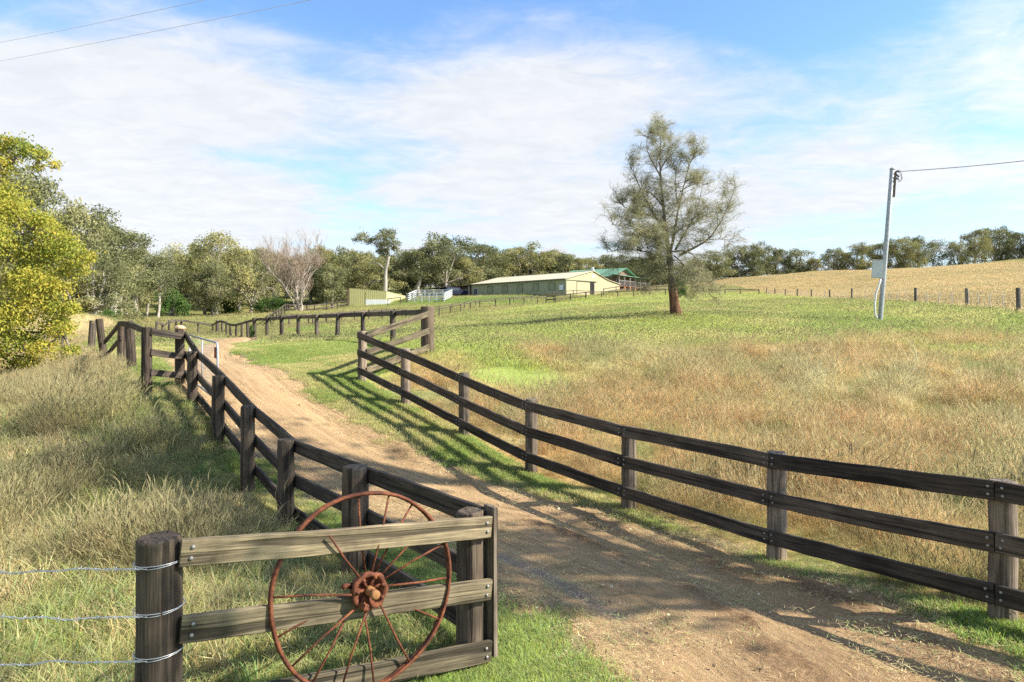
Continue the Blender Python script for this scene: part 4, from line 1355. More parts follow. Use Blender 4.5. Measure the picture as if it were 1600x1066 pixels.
for zx in (235, 318, 400, 488, 578):
    t = t_of(700 + zx / 3.5556)
    sh = MB().box(t - .62, t + .62, -.05, -.004, .95, 2.15).mesh('shutter', plain('shutter_sage', (.215, .23, .14), (.25, .265, .165), 3, .6, .05))
    s_o = obj('shutter', sh, barn, mlong)
    hd = MB().box(t - .70, t + .70, -.07, -.055, 2.15, 2.24).box(t - .70, t - .63, -.07, -.055, .9, 2.15).box(t + .63, t + .70, -.07, -.055, .9, 2.15).mesh('shutter_frame', M['trim_green'])
    obj('shutter_frame', hd, s_o, mlong)
t = t_of(743.5)
wfm = MB().box(t - .55, t + .55, -.06, -.004, .75, 2.0).mesh('window', M['white']); wo = obj('window', wfm, barn, mlong)
obj('pane', MB().box(t - .46, t - .03, -.075, -.062, .83, 1.92).box(t + .03, t + .46, -.075, -.062, .83, 1.92).mesh('pane', M['glass']), wo, mlong)
t = t_of(878.5)
obj('meter_box', MB().box(t - .35, t + .35, -.35, -.004, .9, 1.75).mesh('meter_box', plain('pale_box', (.55, .60, .62), (.62, .66, .68), 3, .5, .02)), barn, mlong)
obj('corner_trim', MB().box(-.09, .10, -.10, -.004, -1.0, 2.66).mesh('corner_trim', M['trim_green']), barn, bm_)
w0, w1 = .10, w_of(700 + 712 / 3.5556)
obj('sliding_door', MB().box(w0 + .05, w1, -.09, -.03, -1.0, 2.45).mesh('sliding_door', M['wall_cream']), barn, bm_)
obj('door_track', MB().box(w0, w1 + 5.2, -.14, -.095, 2.46, 2.58).box(w1 + .005, w1 + .12, -.12, -.004, -1, 2.455).mesh('door_track', M['trim_green']), barn, bm_)
wd = w_of(925.3)
obj('doorway_shade', MB().box(wd - .55, wd + .55, -.03, -.004, -.9, 2.42).mesh('doorway_shade', M['dark']), barn, bm_)  # near-black sheet on the unbroken wall, painted for shade inside the open door
wv = w_of(927)
obj('gable_vent', MB().box(wv - .35, wv + .35, -.05, -.004, 3.25, 3.70).mesh('gable_vent', M['white']), barn, bm_)
# lean-to room and carport roof at the far end
t0_, t1_ = LB, LB + 5.4
lr = MB(); lr.box(t0_ + .02, t1_, .9, 1.0, -.6, 2.45)
obj('porch_wall', lr.mesh('porch_wall', plain('porch_brown', (.14, .10, .075), (.20, .15, .11), 3, .8)), barn, mlong)
t = LB + 2.9
po = obj('window', MB().box(t - .7, t + .7, .84, .896, .8, 2.0).mesh('window', M['white']), barn, mlong)
obj('pane', MB().box(t - .6, t - .04, .82, .836, .9, 1.9).box(t + .04, t + .6, .82, .836, .9, 1.9).mesh('pane', M['glass']), po, mlong)
obj('porch_roof', MB().hexa([(LB + .25, -.5, 2.55), (LB + 14, -.5, 2.38), (LB + 14, 6, 2.5), (LB + .25, 6, 2.7), (LB + .25, -.5, 2.65), (LB + 14, -.5, 2.48), (LB + 14, 6, 2.6), (LB + .25, 6, 2.8)]).mesh('porch_roof', M['timber']), barn, mlong)
for t in (LB + .35, LB + 4.9, LB + 9.5, LB + 13.6):
    obj('porch_post', MB().box(t - .09, t + .09, -.4, -.22, -.9, 2.44).mesh('porch_post', plain('pale_timber', (.30, .25, .20), (.40, .34, .27), 5, .8)), barn, mlong)
obj('porch_rail', MB().box(LB + .5, LB + 4.7, -.36, -.26, .35, .80).mesh('porch_rail', plain('red_brown_rail', (.11, .05, .035), (.15, .07, .05), 5, .8)), barn, mlong)

# --- yellow skillion shed
SM, SL, SN = Vector((-20.0, 108.8, 0)), Vector((-25.76, 108, 0)), Vector((-18.4, 118, 0))
SR = SL + SN - SM
zb = ZC + 2.0
tops = {'M': ZC + 5.0, 'L': ZC + 5.46, 'N': ZC + 4.64, 'R': ZC + 5.10}
sh = thing('shed', 'small yellow-green steel shed with a white lower panel left of the stockyard', 'shed', (SM.x, SM.y, ZC + 2.66))


def wall(name, a, b, za, zb_, base, mat, parent, th=.1):
    m, L = frame(Vector((a.x, a.y, 0)), Vector((b.x, b.y, 0)))
    return obj(name, MB().hexa([(0, 0, base), (L, 0, base), (L, th, base), (0, th, base), (0, 0, za), (L, 0, zb_), (L, th, zb_), (0, th, za)]).mesh(name, mat), parent, m)


M['shed_wall'] = ribbed('yellow_green_steel', (.36, .335, .135), 0, .3)
M['shed_wall_lit'] = ribbed('sunlit_yellow_green_steel', (.42, .38, .20), 0, .3)  # paler copy of the shed steel, sunlight put into the colour
wall('front_wall', SL, SM, tops['L'], tops['M'], zb, M['shed_wall'], sh)
wall('side_wall', SM, SN, tops['M'] - .01, tops['N'], zb, M['shed_wall_lit'], sh)
wall('rear_wall', SN, SR, tops['N'], tops['R'], zb, M['shed_wall'], sh)
wall('far_wall', SR, SL, tops['R'], tops['L'] - .01, zb, M['shed_wall'], sh)
e_ = Vector((0, 0, .0))
cr = [Vector((SL.x, SL.y, tops['L'] + .03)), Vector((SM.x, SM.y, tops['M'] + .03)), Vector((SN.x, SN.y, tops['N'] + .03)), Vector((SR.x, SR.y, tops['R'] + .03))]
obj('roof', MB().hexa([p for p in cr] + [p + Vector((0, 0, .06)) for p in cr]).mesh('roof', M['shed_wall']), sh)
m, L = frame(Vector((SL.x, SL.y, 0)), Vector((SM.x, SM.y, 0)))
obj('lower_panel', MB().box(L * .44, L - .02, -.05, -.004, zb, ZC + 3.75).mesh('lower_panel', M['white']), sh, m)
obj('corner_post', MB().box(-.25, -.02, -.06, .1, zb, ZC + 5.45).mesh('corner_post', M['timber']), sh, m)
m2, L2 = frame(Vector((SM.x, SM.y, 0)), Vector((SN.x, SN.y, 0)))
obj('lower_panel', MB().box(.02, L2 * .7, -.05, -.004, zb, ZC + 3.6).mesh('lower_panel', M['white']), sh, m2)
obj('joint_strip', MB().box(L * .435, L * .445 + .04, -.05, -.004, ZC + 3.76, ZC + 5.0).mesh('joint_strip', plain('strip', (.30, .30, .12), (.34, .34, .14), 3)), sh, m)
one_rail_fence('handrail', 'short dark timber handrail beside the yellow shed', [P(606, 477, 103)[:2], P(626, 471, 105)[:2]], 1.2, .07, .13, M['far_post'], M['far_rail'])

# --- white rail stockyard
yd = thing('stockyard', 'white steel rail stockyard between the yellow shed and the barn', 'stockyard', P(636, 466, 112))
ya, yb, yc = P(636, 466, 108), P(694, 466, 106), P(706, 465, 117)
for (a, b, n_) in ((ya, yb, 5), (yb, yc, 4), (ya, P(650, 466, 119), 3), (P(650, 466, 119), yc, 4)):
    for k in range(n_ + 1):
        if k == 0 and a is not ya:
            continue
        p = a.lerp(b, k / n_); z_ = gz(p.x, p.y)
        obj('post', MB().box(-.06, .06, -.06, .06, -.3, 1.75 if (k == 0) else 1.5).mesh('post', M['white']), yd, Matrix.Translation((p.x, p.y, z_)))
    for j in range(4):
        A = Vector((a.x, a.y, gz(a.x, a.y) + .45 + .32 * j)); B = Vector((b.x, b.y, gz(b.x, b.y) + .45 + .32 * j))
        m, L = frame(A, B)
        obj('rail', MB().box(0, L, -.10, -.065, -.07, .07).mesh('rail', M['white']), yd, m)

# --- parked four-wheel drive under the carport
cc = P(711, 465, 127); cc.z = gz(cc.x, cc.y)
car = thing('parked_car', 'dark blue four-wheel drive parked beneath the barn carport', 'car', cc, rotz=R(28))
cmw = WM[car.name]
bd = MB()
prof = [(-2.2, .45), (2.2, .45), (2.28, .75), (2.2, 1.05), (1.15, 1.15), (.55, 1.78), (-2.05, 1.80), (-2.25, 1.1)]
n = len(prof)
bd.add([(x, -.88, z) for x, z in prof] + [(x, .88, z) for x, z in prof], [tuple(range(n)), tuple(range(2 * n - 1, n - 1, -1))] + [(i, i + n, (i + 1) % n + n, (i + 1) % n) for i in range(n)])
obj('body', bd.mesh('body', plain('dark_blue_paint', (.006, .009, .022), (.010, .014, .032), 3, .6, 0, 0, .2)), car, cmw)
obj('windscreen', MB().hexa([(1.17, -.76, 1.18), (1.19, -.76, 1.19), (1.19, .76, 1.19), (1.17, .76, 1.18), (.60, -.7, 1.75), (.64, -.7, 1.76), (.64, .7, 1.76), (.60, .7, 1.75)]).mesh('windscreen', plain('sky_glass', (.12, .20, .30), (.18, .26, .36), 2, .25, 0)), car, cmw)
for sy in (-1, 1):
    obj('side_window', MB().box(-1.9, .5, sy * .885 - .01, sy * .885 + .01, 1.15, 1.66).mesh('side_window', M['glass']), car, cmw)
    for sx in (-1.35, 1.4):
        w = MB(); w.tube([(sx, sy * .72, .36), (sx, sy * .93, .36)], .37, 16)
        obj('wheel', w.mesh('wheel', plain('tyre_black', (.015, .015, .015), (.03, .03, .03), 5, .9)), car, cmw)

# --- green-roofed house on stumps with a long verandah
HK = Vector((21.1, 135, ZC + 6.3))
D1 = Vector((-.82, .573, 0)); D2 = Vector((.573, .82, 0))
hs = thing('house', 'brown house with a green steel roof and verandah on orange stumps behind the barn', 'house', HK)
hm = Matrix(((D2.x, D1.x, 0, HK.x), (D2.y, D1.y, 0, HK.y), (0, 0, 1, HK.z), (0, 0, 0, 1)))      # X along verandah, Y away to the left
M['roof_green'] = ribbed('green_steel_roof', (.15, .30, .18), 0, .25)
M['brick'] = plain('brown_boards', (.13, .085, .06), (.21, .14, .10), 5, .85, .2)
M['orange'] = plain('orange_stump', (.42, .15, .05), (.52, .21, .08), 5, .8)
fl_ = 1.25
obj('wall', MB().box(2.0, 11.5, 2.2, 14, fl_, 3.35).mesh('wall', M['brick']), hs, hm)
gb_ = MB(); pr = [(2.0, 3.352), (11.5, 3.352), (6.75, 5.0)]
gb_.add([(x, 2.2, z) for x, z in pr] + [(x, 14, z) for x, z in pr], [(0, 1, 2), (5, 4, 3), (0, 3, 4, 1), (1, 4, 5, 2), (2, 5, 3, 0)])
obj('gable', gb_.mesh('gable', M['brick']), hs, hm)
rg = MB()
for (x0, z0_, x1, z1_) in ((.4, 3.02, 6.75, 5.06), (6.75, 5.06, 12.2, 3.2)):
    rg.hexa([(x0, 1.4, z0_), (x1, 1.4, z1_), (x1, 14.6, z1_), (x0, 14.6, z0_), (x0, 1.4, z0_ + .08), (x1, 1.4, z1_ + .08), (x1, 14.6, z1_ + .08), (x0, 14.6, z0_ + .08)])
ro = obj('roof', rg.mesh('roof', M['roof_green']), hs, hm)
obj('chimney', MB().box(4.6, 5.1, 8.2, 8.7, 4.2, 5.5).mesh('chimney', M['white']), ro, hm)
obj('verandah_roof', MB().hexa([(-.4, -.4, 3.12), (15.5, -.4, 3.12), (15.5, 2.1, 3.5), (-.4, 2.1, 3.5), (-.4, -.4, 3.22), (15.5, -.4, 3.22), (15.5, 2.1, 3.6), (-.4, 2.1, 3.6)]).mesh('verandah_roof', M['roof_green']), hs, hm)
obj('deck', MB().box(-.2, 15.2, -.2, 14, fl_ - .22, fl_ - .02).mesh('deck', M['timber']), hs, hm)
for k in range(7):
    x = 2.5 * k
    obj('verandah_post', MB().box(x - .07, x + .07, -.14, 0, fl_ - .02, 3.12).mesh('verandah_post', M['grey_paint']), hs, hm)
    obj('stump', MB().box(x - .17, x + .17, -.18, .16, -1.6, fl_ - .22).mesh('stump', M['orange']), hs, hm)
    if k < 6:
        rr = MB().box(x + .07, x + 2.43, -.10, -.04, fl_ + .92, fl_ + 1.0)
        for j in range(1, 12):
            rr.box(x + j * .2 + .05, x + j * .2 + .08, -.085, -.055, fl_ + .08, fl_ + .92)
        obj('balustrade', rr.mesh('balustrade', M['grey_paint']), hs, hm)
for y in (3, 6, 9, 12):
    obj('stump', MB().box(-.17, .17, y - .17, y + .17, -1.6, fl_ - .22).mesh('stump', M['orange']), hs, hm)
for yy in (4.2, 8.5):
    wo = obj('window', MB().box(1.93, 1.996, yy - .7, yy + .7, fl_ + .8, fl_ + 2.0).mesh('window', M['white']), hs, hm)
    obj('pane', MB().box(1.90, 1.926, yy - .6, yy + .6, fl_ + .9, fl_ + 1.9).mesh('pane', M['glass']), wo, hm)
for xx in (4, 7, 10):
    wo = obj('window', MB().box(xx - .6, xx + .6, 2.13, 2.196, fl_ + .5, fl_ + 1.9).mesh('window', M['white']), hs, hm)
    obj('pane', MB().box(xx - .5, xx + .5, 2.10, 2.126, fl_ + .6, fl_ + 1.8).mesh('pane', M['glass']), wo, hm)

# ------------------------------------------------------------------ trees
def leaf_quads(pos, size, g, droop=.5, aspect=.52):
    """one rhombic leaf per position, mostly hanging"""
    n = len(pos)
    d = g.normal(0, 1, (n, 3)); d[:, 2] -= droop * 1.6
    d /= np.linalg.norm(d, axis=1)[:, None]
    o = g.normal(0, 1, (n, 3)); s = np.cross(d, o); s /= np.linalg.norm(s, axis=1)[:, None]
    L = size * g.uniform(.6, 1.3, n)
    a = pos; b = pos + d * (L * .5)[:, None] + s * (L * aspect * .5)[:, None]
    c = pos + d * L[:, None]; e = pos + d * (L * .5)[:, None] - s * (L * aspect * .5)[:, None]
    V = np.stack([a, b, c, e], 1).reshape(-1, 3)
    Fq = np.arange(n * 4).reshape(n, 4)
    lv = np.repeat(np.clip(g.normal(.5, .24, n), 0, 1), 4)
    return V, Fq, lv


def clump_points(centres, radii, n, g, flat=.75):
    """leaf positions crowded towards the upper shell of each clump"""
    w = radii ** 2; w = w / w.sum()
    k = g.choice(len(centres), n, p=w)
    d = g.normal(0, 1, (n, 3)); d /= np.linalg.norm(d, axis=1)[:, None]
    d[:, 2] = np.where((d[:, 2] < -.25) & (g.uniform(0, 1, n) < .4), -d[:, 2], d[:, 2])
    r = radii[k] * g.uniform(.25, 1.0, n) ** .55
    r = r * (1 + .22 * np.sin(d[:, 0] * 5 + k) * np.cos(d[:, 1] * 4 + k * 2))
    p = centres[k] + d * r[:, None] * np.array([1, 1, flat])
    return p, k


class Wood:
    def __init__(s):
        s.V = []; s.F = []; s.n = 0

    def tube(s, pts, rad, sides=6):
        v, f = tube_np(pts, rad, sides, False)
        b = s.n; s.V.append(np.array([tuple(p) for p in v])); s.F.append(np.array(f) + b); s.n += len(v)

    def mesh(s, name, mat):
        return mesh_np(name, np.concatenate(s.V), np.concatenate(s.F), None, mat)


def bent(a, b, g, sag=.12, n=6, up=0.0):
    a = np.array(a, float); b = np.array(b, float); L = np.linalg.norm(b - a)
    m = (a + b) / 2 + g.normal(0, sag * L, 3) + np.array([0, 0, up * L])
    ts = np.linspace(0, 1, n)[:, None]
    return (1 - ts) ** 2 * a + 2 * ts * (1 - ts) * m + ts ** 2 * b


def gum(seed, H=12.0, Wd=9.0, low=.3, nlobe=6, ncl=46, nleaf=5200, leaf=.34, tr=.024, fork=.35, spread=1.0, flat=.95, bark='gumbark', leafmat='gum', crad=.115, ragged=.25):
    """a eucalypt: forked pale trunk, limbs running out to separate leafy clumps"""
    g = np.random.default_rng(seed)
    lobes = []
    for k in range(nlobe):
        a = k * 2.4 + g.uniform(-.5, .5); t = (k + .6) / nlobe
        z = H * (low + .10 + (1 - low - .20) * t)
        prof = math.sin(math.pi * min(1, .22 + .72 * t)) ** .8
        rr = Wd * .5 * (.25 + .42 * prof) * g.uniform(.7, 1.05) * (1 - .65 * (k == nlobe - 1))
        lobes.append((rr * math.cos(a) * .95, rr * math.sin(a) * .95, z, Wd * .26 * g.uniform(.8, 1.25) * (1 - .25 * t)))
    lobes = np.array(lobes)
    C = []; Rr = []
    for k in range(ncl):
        L = lobes[k % nlobe]; d = g.normal(0, 1, 3); d /= np.linalg.norm(d)
        d[2] = (abs(d[2]) * .9 - .2) if g.uniform() < .55 else d[2]
        p = L[:3] + d * L[3] * g.uniform(.55, 1.15) * np.array([1, 1, .85])
        p[2] = min(max(p[2], H * low), H * (1 - crad * .5))
        C.append(p); Rr.append(H * crad * g.uniform(.6, 1.25) * .85)
    C = np.array(C); Rr = np.array(Rr)
    w = Wood()
    r0 = H * tr
    fk = np.array([g.normal(0, .03) * H, g.normal(0, .03) * H, H * fork])
    tp = np.stack([np.array([0, 0, -.4]), np.array([0, 0, 0]), fk * .5 + g.normal(0, .01 * H, 3) * np.array([1, 1, 0]), fk])
    w.tube(tp, [r0 * 1.35, r0 * 1.2, r0, r0 * .85], 9)
    for L in lobes:
        p = bent(fk, L[:3], g, .10, 7, .06)
        w.tube(p, np.linspace(r0 * .6, r0 * .2, 7), 7)
        near = np.argsort(((C - L[:3]) ** 2).sum(1))[:max(5, ncl // nlobe)]
        for j in near:
            s0 = p[g.integers(3, 7)]
            w.tube(bent(s0, C[j], g, .12, 5), np.linspace(r0 * .19, r0 * .05, 5), 5)
    pos, ck = clump_points(C, Rr, int(nleaf * (1 - ragged * .4)), g, flat)
    # ragged sprays outside the clumps
    k = g.choice(len(C), int(nleaf * ragged * .4)); dd = g.normal(0, 1, (len(k), 3)); dd /= np.linalg.norm(dd, axis=1)[:, None]
    pos = np.concatenate([pos, C[k] + dd * Rr[k][:, None] * g.uniform(.9, 1.45, len(k))[:, None] * np.array([1, 1, flat])])
    V, Fq, lv = leaf_quads(pos, leaf, g)
    cv = g.normal(0, .22, len(C)); lv = np.clip(.5 + np.repeat(cv[np.concatenate([ck, k])], 4) + .5 * (lv - .5), 0, 1)
    # light and shade between clumps put into the leaf tone, at random
    return {'H': H, 'W': Wd, 'trunk': w.mesh('trunk', M[bark]), 'crown': mesh_np('crown', V, Fq, {'lv': lv}, M[leafmat], smooth=False)}


PROTO = {
    'round': gum(1, 12, 9.5, .16, 10, 62, 15000, .26, crad=.10, ragged=.4),
    'tall': gum(2, 14, 8, .22, 9, 44, 10500, .26, crad=.095, ragged=.5),
    'spread': gum(3, 11, 12, .16, 11, 84, 14500, .25, tr=.026, fork=.13, ragged=.5),
    'slim': gum(4, 12, 4.4, .34, 7, 32, 4200, .25, tr=.013, fork=.42, ragged=.6),
    'open': gum(5, 13, 9, .40, 7, 34, 4200, .28, tr=.02, fork=.32, ragged=.7),
    'dense': gum(6, 11, 10, .05, 12, 80, 17500, .26, fork=.22, crad=.105, ragged=.4),
    'dark': gum(7, 12, 8.5, .10, 10, 64, 14500, .26, crad=.105, ragged=.4, bark='greybark', fork=.28),
    'bush': gum(8, 3, 4, .0, 6, 40, 4600, .20, leafmat='bush', bark='greybark', fork=.12, crad=.2),
    'crownhigh': gum(10, 12, 5, .70, 7, 18, 1500, .24, tr=.014, fork=.62, ragged=.5),
    'conic': gum(9, 10, 6, .08, 9, 60, 9500, .26, bark='greybark', fork=.4),
}


def plant(px, top, wpx, Y, proto, label, name='gum_tree', cat='tree', group=None, base=None, rot=None, lean=0):
    x = (px - HX) * Y / F; z0 = gz(x, Y) - (.15 if Y < 140 else .8)
    ztop = zpix(top, Y); p = PROTO[proto]
    sz = (ztop - z0) / p['H']; sx = (wpx * Y / F) / p['W'] * (1.15 if cat == 'tree' else 1)
    t = obj(name, None, None, Matrix.Translation((x, Y, z0)) @ Matrix.Rotation(lean, 4, 'Y') @ Matrix.Rotation(rot if rot is not None else random.uniform(0, 6.28), 4, 'Z') @ Matrix.Diagonal((sx, sx, sz, 1)), label, cat, group)
    for k in ('trunk', 'crown'):
        o = bpy.data.objects.new(k, p[k]); COL.objects.link(o); o.parent = t
    return t


G1 = 'gum trees of the left-hand bush'; G2 = 'gum trees behind the sheds'; G3 = 'gum trees along the right ridge'; G4 = 'slim saplings in the left clearing'
T = plant
# big trees at the left, nearest first
T(-60, 262, 190, 62, 'round', 'huge grey-green gum partly behind the yellow tree at the left edge', group=G1)
T(48, 262, 150, 60, 'round', 'tall rounded grey-green gum directly above the yellow tree', group=G1)
T(118, 312, 130, 58, 'dense', 'broad leafy gum just right of the yellow tree, the next one down the slope', group=G1)
T(172, 338, 110, 66, 'tall', 'gum with a pale forked trunk at the end of the tall left stand', group=G1)
T(192, 352, 60, 74, 'tall', 'narrow gum with a loose crown breaking the skyline right of the tall left stand', group=G1)
T(150, 400, 110, 54, 'dense', 'low dense dark gum behind the leaning fence posts', group=G1)
T(60, 420, 120, 52, 'dark', 'shadowy dark gum low behind the yellow tree', group=G1)
# saplings in the clearing
for (px, tp, w, Y, l) in ((212, 392, 44, 88, 'slim pale sapling nearest the tall left stand'), (228, 396, 40, 94, 'slim sapling with a crooked grey stem in the clearing, second from the left stand'),
                          (246, 392, 46, 84, 'white-stemmed sapling standing in front of the clearing'), (262, 402, 40, 100, 'thin sapling beside the round green bush in the clearing'),
                          (200, 410, 44, 78, 'short slim gum rising behind the leaning posts')):
    T(px, tp, w, Y, 'slim', l, group=G4)
T(270, 380, 62, 112, 'open', 'see-through sparse gum with white limbs left of the spreading gum', group=G1)
T(338, 368, 122, 104, 'spread', 'wide spreading gum with white limbs fanning from the ground', group=G1)
T(312, 376, 60, 124, 'dark', 'dark gum rising behind the left half of the spreading gum', group=G1)
T(372, 388, 80, 118, 'round', 'dark-crowned gum just right of the spreading gum', group=G1)
T(392, 400, 84, 106, 'spread', 'gum with a slanting white trunk between the spreading gum and the bare tree', group=G1)
T(425, 384, 80, 128, 'tall', 'gum whose top shows behind the left of the bare brown tree', group=G1)
T(505, 392, 90, 124, 'round', 'gum immediately right of the bare brown tree', group=G1)
T(545, 390, 96, 130, 'dense', 'wide olive gum above the left end of the yellow shed', group=G2)
T(520, 412, 46, 104, 'conic', 'small dark cone-shaped tree beside the bare brown tree', group=G2)
T(575, 404, 72, 122, 'dark', 'dark gum behind the white trunk of the tall sparse gum', group=G2)
T(632, 388, 76, 138, 'dark', 'dark gum just right of the tall sparse gum', group=G2)
T(655, 380, 76, 132, 'tall', 'gum above the white stockyard with a jagged top', group=G2)
T(695, 367, 96, 136, 'dense', 'tallest broad gum over the carport end of the barn', group=G2)
T(745, 373, 84, 146, 'tall', 'tall gum standing over the left end of the barn roof', group=G2)
T(722, 400, 60, 140, 'dark', 'shorter gum in the gap over the carport', group=G2)
T(822, 382, 98, 156, 'dense', 'wide rounded gum over the middle of the barn roof', group=G2)
T(785, 398, 60, 160, 'dark', 'lower dark gum over the barn roof, left of the wide rounded gum', group=G2)
T(878, 394, 62, 158, 'round', 'round gum over the right part of the barn roof', group=G2)
T(908, 400, 48, 162, 'tall', 'gum above the barn gable end', group=G2)
T(938, 399, 50, 166, 'conic', 'pointed dark tree over the green-roofed house', group=G2)
T(968, 396, 66, 164, 'dark', 'gum behind the ridge of the green-roofed house', group=G2)
T(1005, 402, 60, 166, 'round', 'gum half hidden behind the left branches of the lone tree', group=G2)
T(1045, 410, 70, 168, 'dark', 'gum behind the trunk of the lone tree', group=G2)
T(1085, 404, 50, 165, 'round', 'gum behind the right drooping branches of the lone tree', group=G2)
T(1112, 392, 54, 150, 'conic', 'yellowish loose tree just right of the lone tree', group=G3)
T(1024, 416, 62, 172, 'dense', 'low dark gum between the green-roofed house and the lone tree', group=G2)
# right ridge
for (px, tp, w, pr, l) in ((1150, 388, 50, 'dark', 'dark gum at the left end of the right ridge, touching the yellowish tree'), (1178, 380, 60, 'dense', 'broad gum of the ridge clump right of the lone tree, its highest crown'),
                           (1208, 384, 56, 'round', 'rounded gum in the middle of the clump right of the lone tree'), (1243, 388, 46, 'conic', 'pointed green tree at the right end of the clump right of the lone tree'),
                           (1270, 402, 34, 'round', 'small pale gum in the dip of the ridge'), (1306, 388, 50, 'dense', 'low rounded gum first after the dip of the ridge'),
                           (1345, 378, 52, 'dark', 'dark gum left of the steel pole on the ridge'), (1374, 376, 44, 'tall', 'gum directly behind the steel power pole'),
                           (1408, 371, 62, 'dense', 'dense gum just right of the steel power pole'), (1437, 365, 38, 'tall', 'taller loose gum at the right of the pole clump'),
                           (1462, 372, 28, 'slim', 'slim lone gum between the two ridge clumps'), (1496, 374, 40, 'dark', 'dark ball-shaped gum at the left of the far right clump'),
                           (1526, 353, 44, 'tall', 'tall gum with a see-through crown in the far right clump'), (1560, 355, 66, 'dense', 'broad gum of the far right clump on the hill crest'),
                           (1592, 356, 46, 'tall', 'gum at the right edge of the picture on the hill crest'), (1640, 350, 60, 'dark', 'gum on the hill crest just beyond the right edge')):
    T(px, tp, w, 172 + (px % 7) * 2, pr, l, group=G3)
# green shrubs under the trees
for (px, tp, w, Y, l) in ((270, 452, 52, 92, 'round bright green bush in the clearing under the saplings'), (352, 470, 56, 108, 'low green shrubs right of the foot of the spreading gum'),
                          (425, 466, 60, 104, 'leafy green bush left of the foot of the bare brown tree'), (168, 485, 40, 48, 'small dark green bush behind the leaning posts'),
                          (1062, 440, 26, 96, 'low shrub behind the trunk of the lone tree'), (393, 508, 9, 39, 'small dark tuft of scrub at the foot of the bend post')):
    T(px, tp, w, Y, 'bush', l, name='shrub', cat='bush')

# far bush closing the gaps: one mass nobody could count
xs = []; 
for (x0, x1, y0, y1, n) in ((-150, -42, 80, 112, 42), (-110, -30, 128, 165, 60), (-40, 20, 158, 190, 42), (-160, -110, 60, 90, 16), (20, 60, 182, 205, 16), (-60, -30, 118, 130, 6)):
    xs.append(np.stack([rng.uniform(x0, x1, n), rng.uniform(y0, y1, n)], 1))
xy = np.concatenate(xs)
# leave the clearing open
k = ~((xy[:, 1] < 158) & (np.abs((xy[:, 0] / xy[:, 1]) * F + HX - 240) < 22))
xy = xy[k]
src = []
for nm in ('round', 'tall', 'dark'):
    p = PROTO[nm]
    c, t = p['crown'], p['trunk']
    def grab(me):
        v = np.empty(len(me.vertices) * 3, np.float32); me.vertices.foreach_get('co', v)
        f = np.empty(len(me.loops), np.int32); me.loops.foreach_get('vertex_index', f)
        return v.reshape(-1, 3), f.reshape(-1, 4)
    v1, f1_ = grab(c); v2, f2_ = grab(t)
    a = np.empty(len(c.vertices), np.float32); c.attributes['lv'].data.foreach_get('value', a)
    me = mesh_np('bush_tree', np.concatenate([v1, v2]), np.concatenate([f1_, f2_ + len(v1)]), {'lv': np.concatenate([a, np.zeros(len(v2))])}, M['gum'], smooth=False)
    me.materials.append(M[('gumbark', 'gumbark', 'greybark')[len(src)]])
    me.polygons.foreach_set('material_index', np.concatenate([np.zeros(len(f1_), np.int32), np.ones(len(f2_), np.int32)]))
    src.append(me)
scatter('woodland', 'distant grey-green bush closing the gaps behind the trees', 'woodland', np.stack([xy[:, 0], xy[:, 1], hz(xy[:, 0], xy[:, 1]) - .2], 1), np.ones((len(xy), 3)),
        rng.uniform(.58, .86, len(xy)), src, tilt=.0)

# --- tall sparse gum behind the yellow shed
def special_gum(name, label, base, clumps, limbs, r0, Y, nleaf, leaf, bark, leafmat, seed, depth=.7, trunkpath=None, group=None, flat=.75):
    g = np.random.default_rng(seed)
    t = thing(name, label, 'tree', base, group)
    b = np.array(base)
    C = []; Rr = []
    for (px, py, rp) in clumps:
        p = np.array(P(px, py, Y)); p[1] += g.uniform(-1, 1) * depth * rp * Y / F * 1.5
        C.append(p); Rr.append(rp * Y / F)
    C = np.array(C) - b; Rr = np.array(Rr)
    w = Wood()
    for (path, ra, rb_) in limbs:
        pts = np.array([np.array(P(px, py, Y)) - b for px, py in path]); 
        off = g.normal(0, .15 * r0, (len(pts), 1)) * np.array([[0, 1, 0]]); off[0] = 0
        dy = np.linspace(0, g.uniform(-1, 1) * depth * 1.0, len(pts)) if ra < r0 else np.zeros(len(pts))
        pts = pts + off; pts[:, 1] += dy
        dense = spline(pts, .3); w.tube(dense, np.linspace(ra, rb_, len(dense)), 8)
    tips = np.concatenate([np.array([np.array(P(px, py, Y)) - b for px, py in path]) for path, _, _ in limbs])
    for c in C:
        j = ((tips - c) ** 2).sum(1).argmin()
        w.tube(bent(tips[j], c, g, .12, 5), np.linspace(r0 * .22, r0 * .06, 5), 5)
    pos, ck = clump_points(C, Rr, nleaf, g, flat)
    pos = pos + g.normal(0, 1, pos.shape) * (Rr[ck] * np.where(g.uniform(0, 1, len(pos)) < .3, .32, .06))[:, None]
    V, Fq, lv = leaf_quads(pos, leaf, g)
    cv = g.normal(0, .16, len(C)); lv = np.clip(.5 + .7 * np.repeat(cv[ck], 4) + .8 * (lv - .5), 0, 1)
    obj('trunk', w.mesh('trunk', M[bark]), t, Matrix.Translation(base))
    obj('crown', mesh_np('crown', V, Fq, {'lv': lv}, M[leafmat], smooth=False), t, Matrix.Translation(base))
    return t


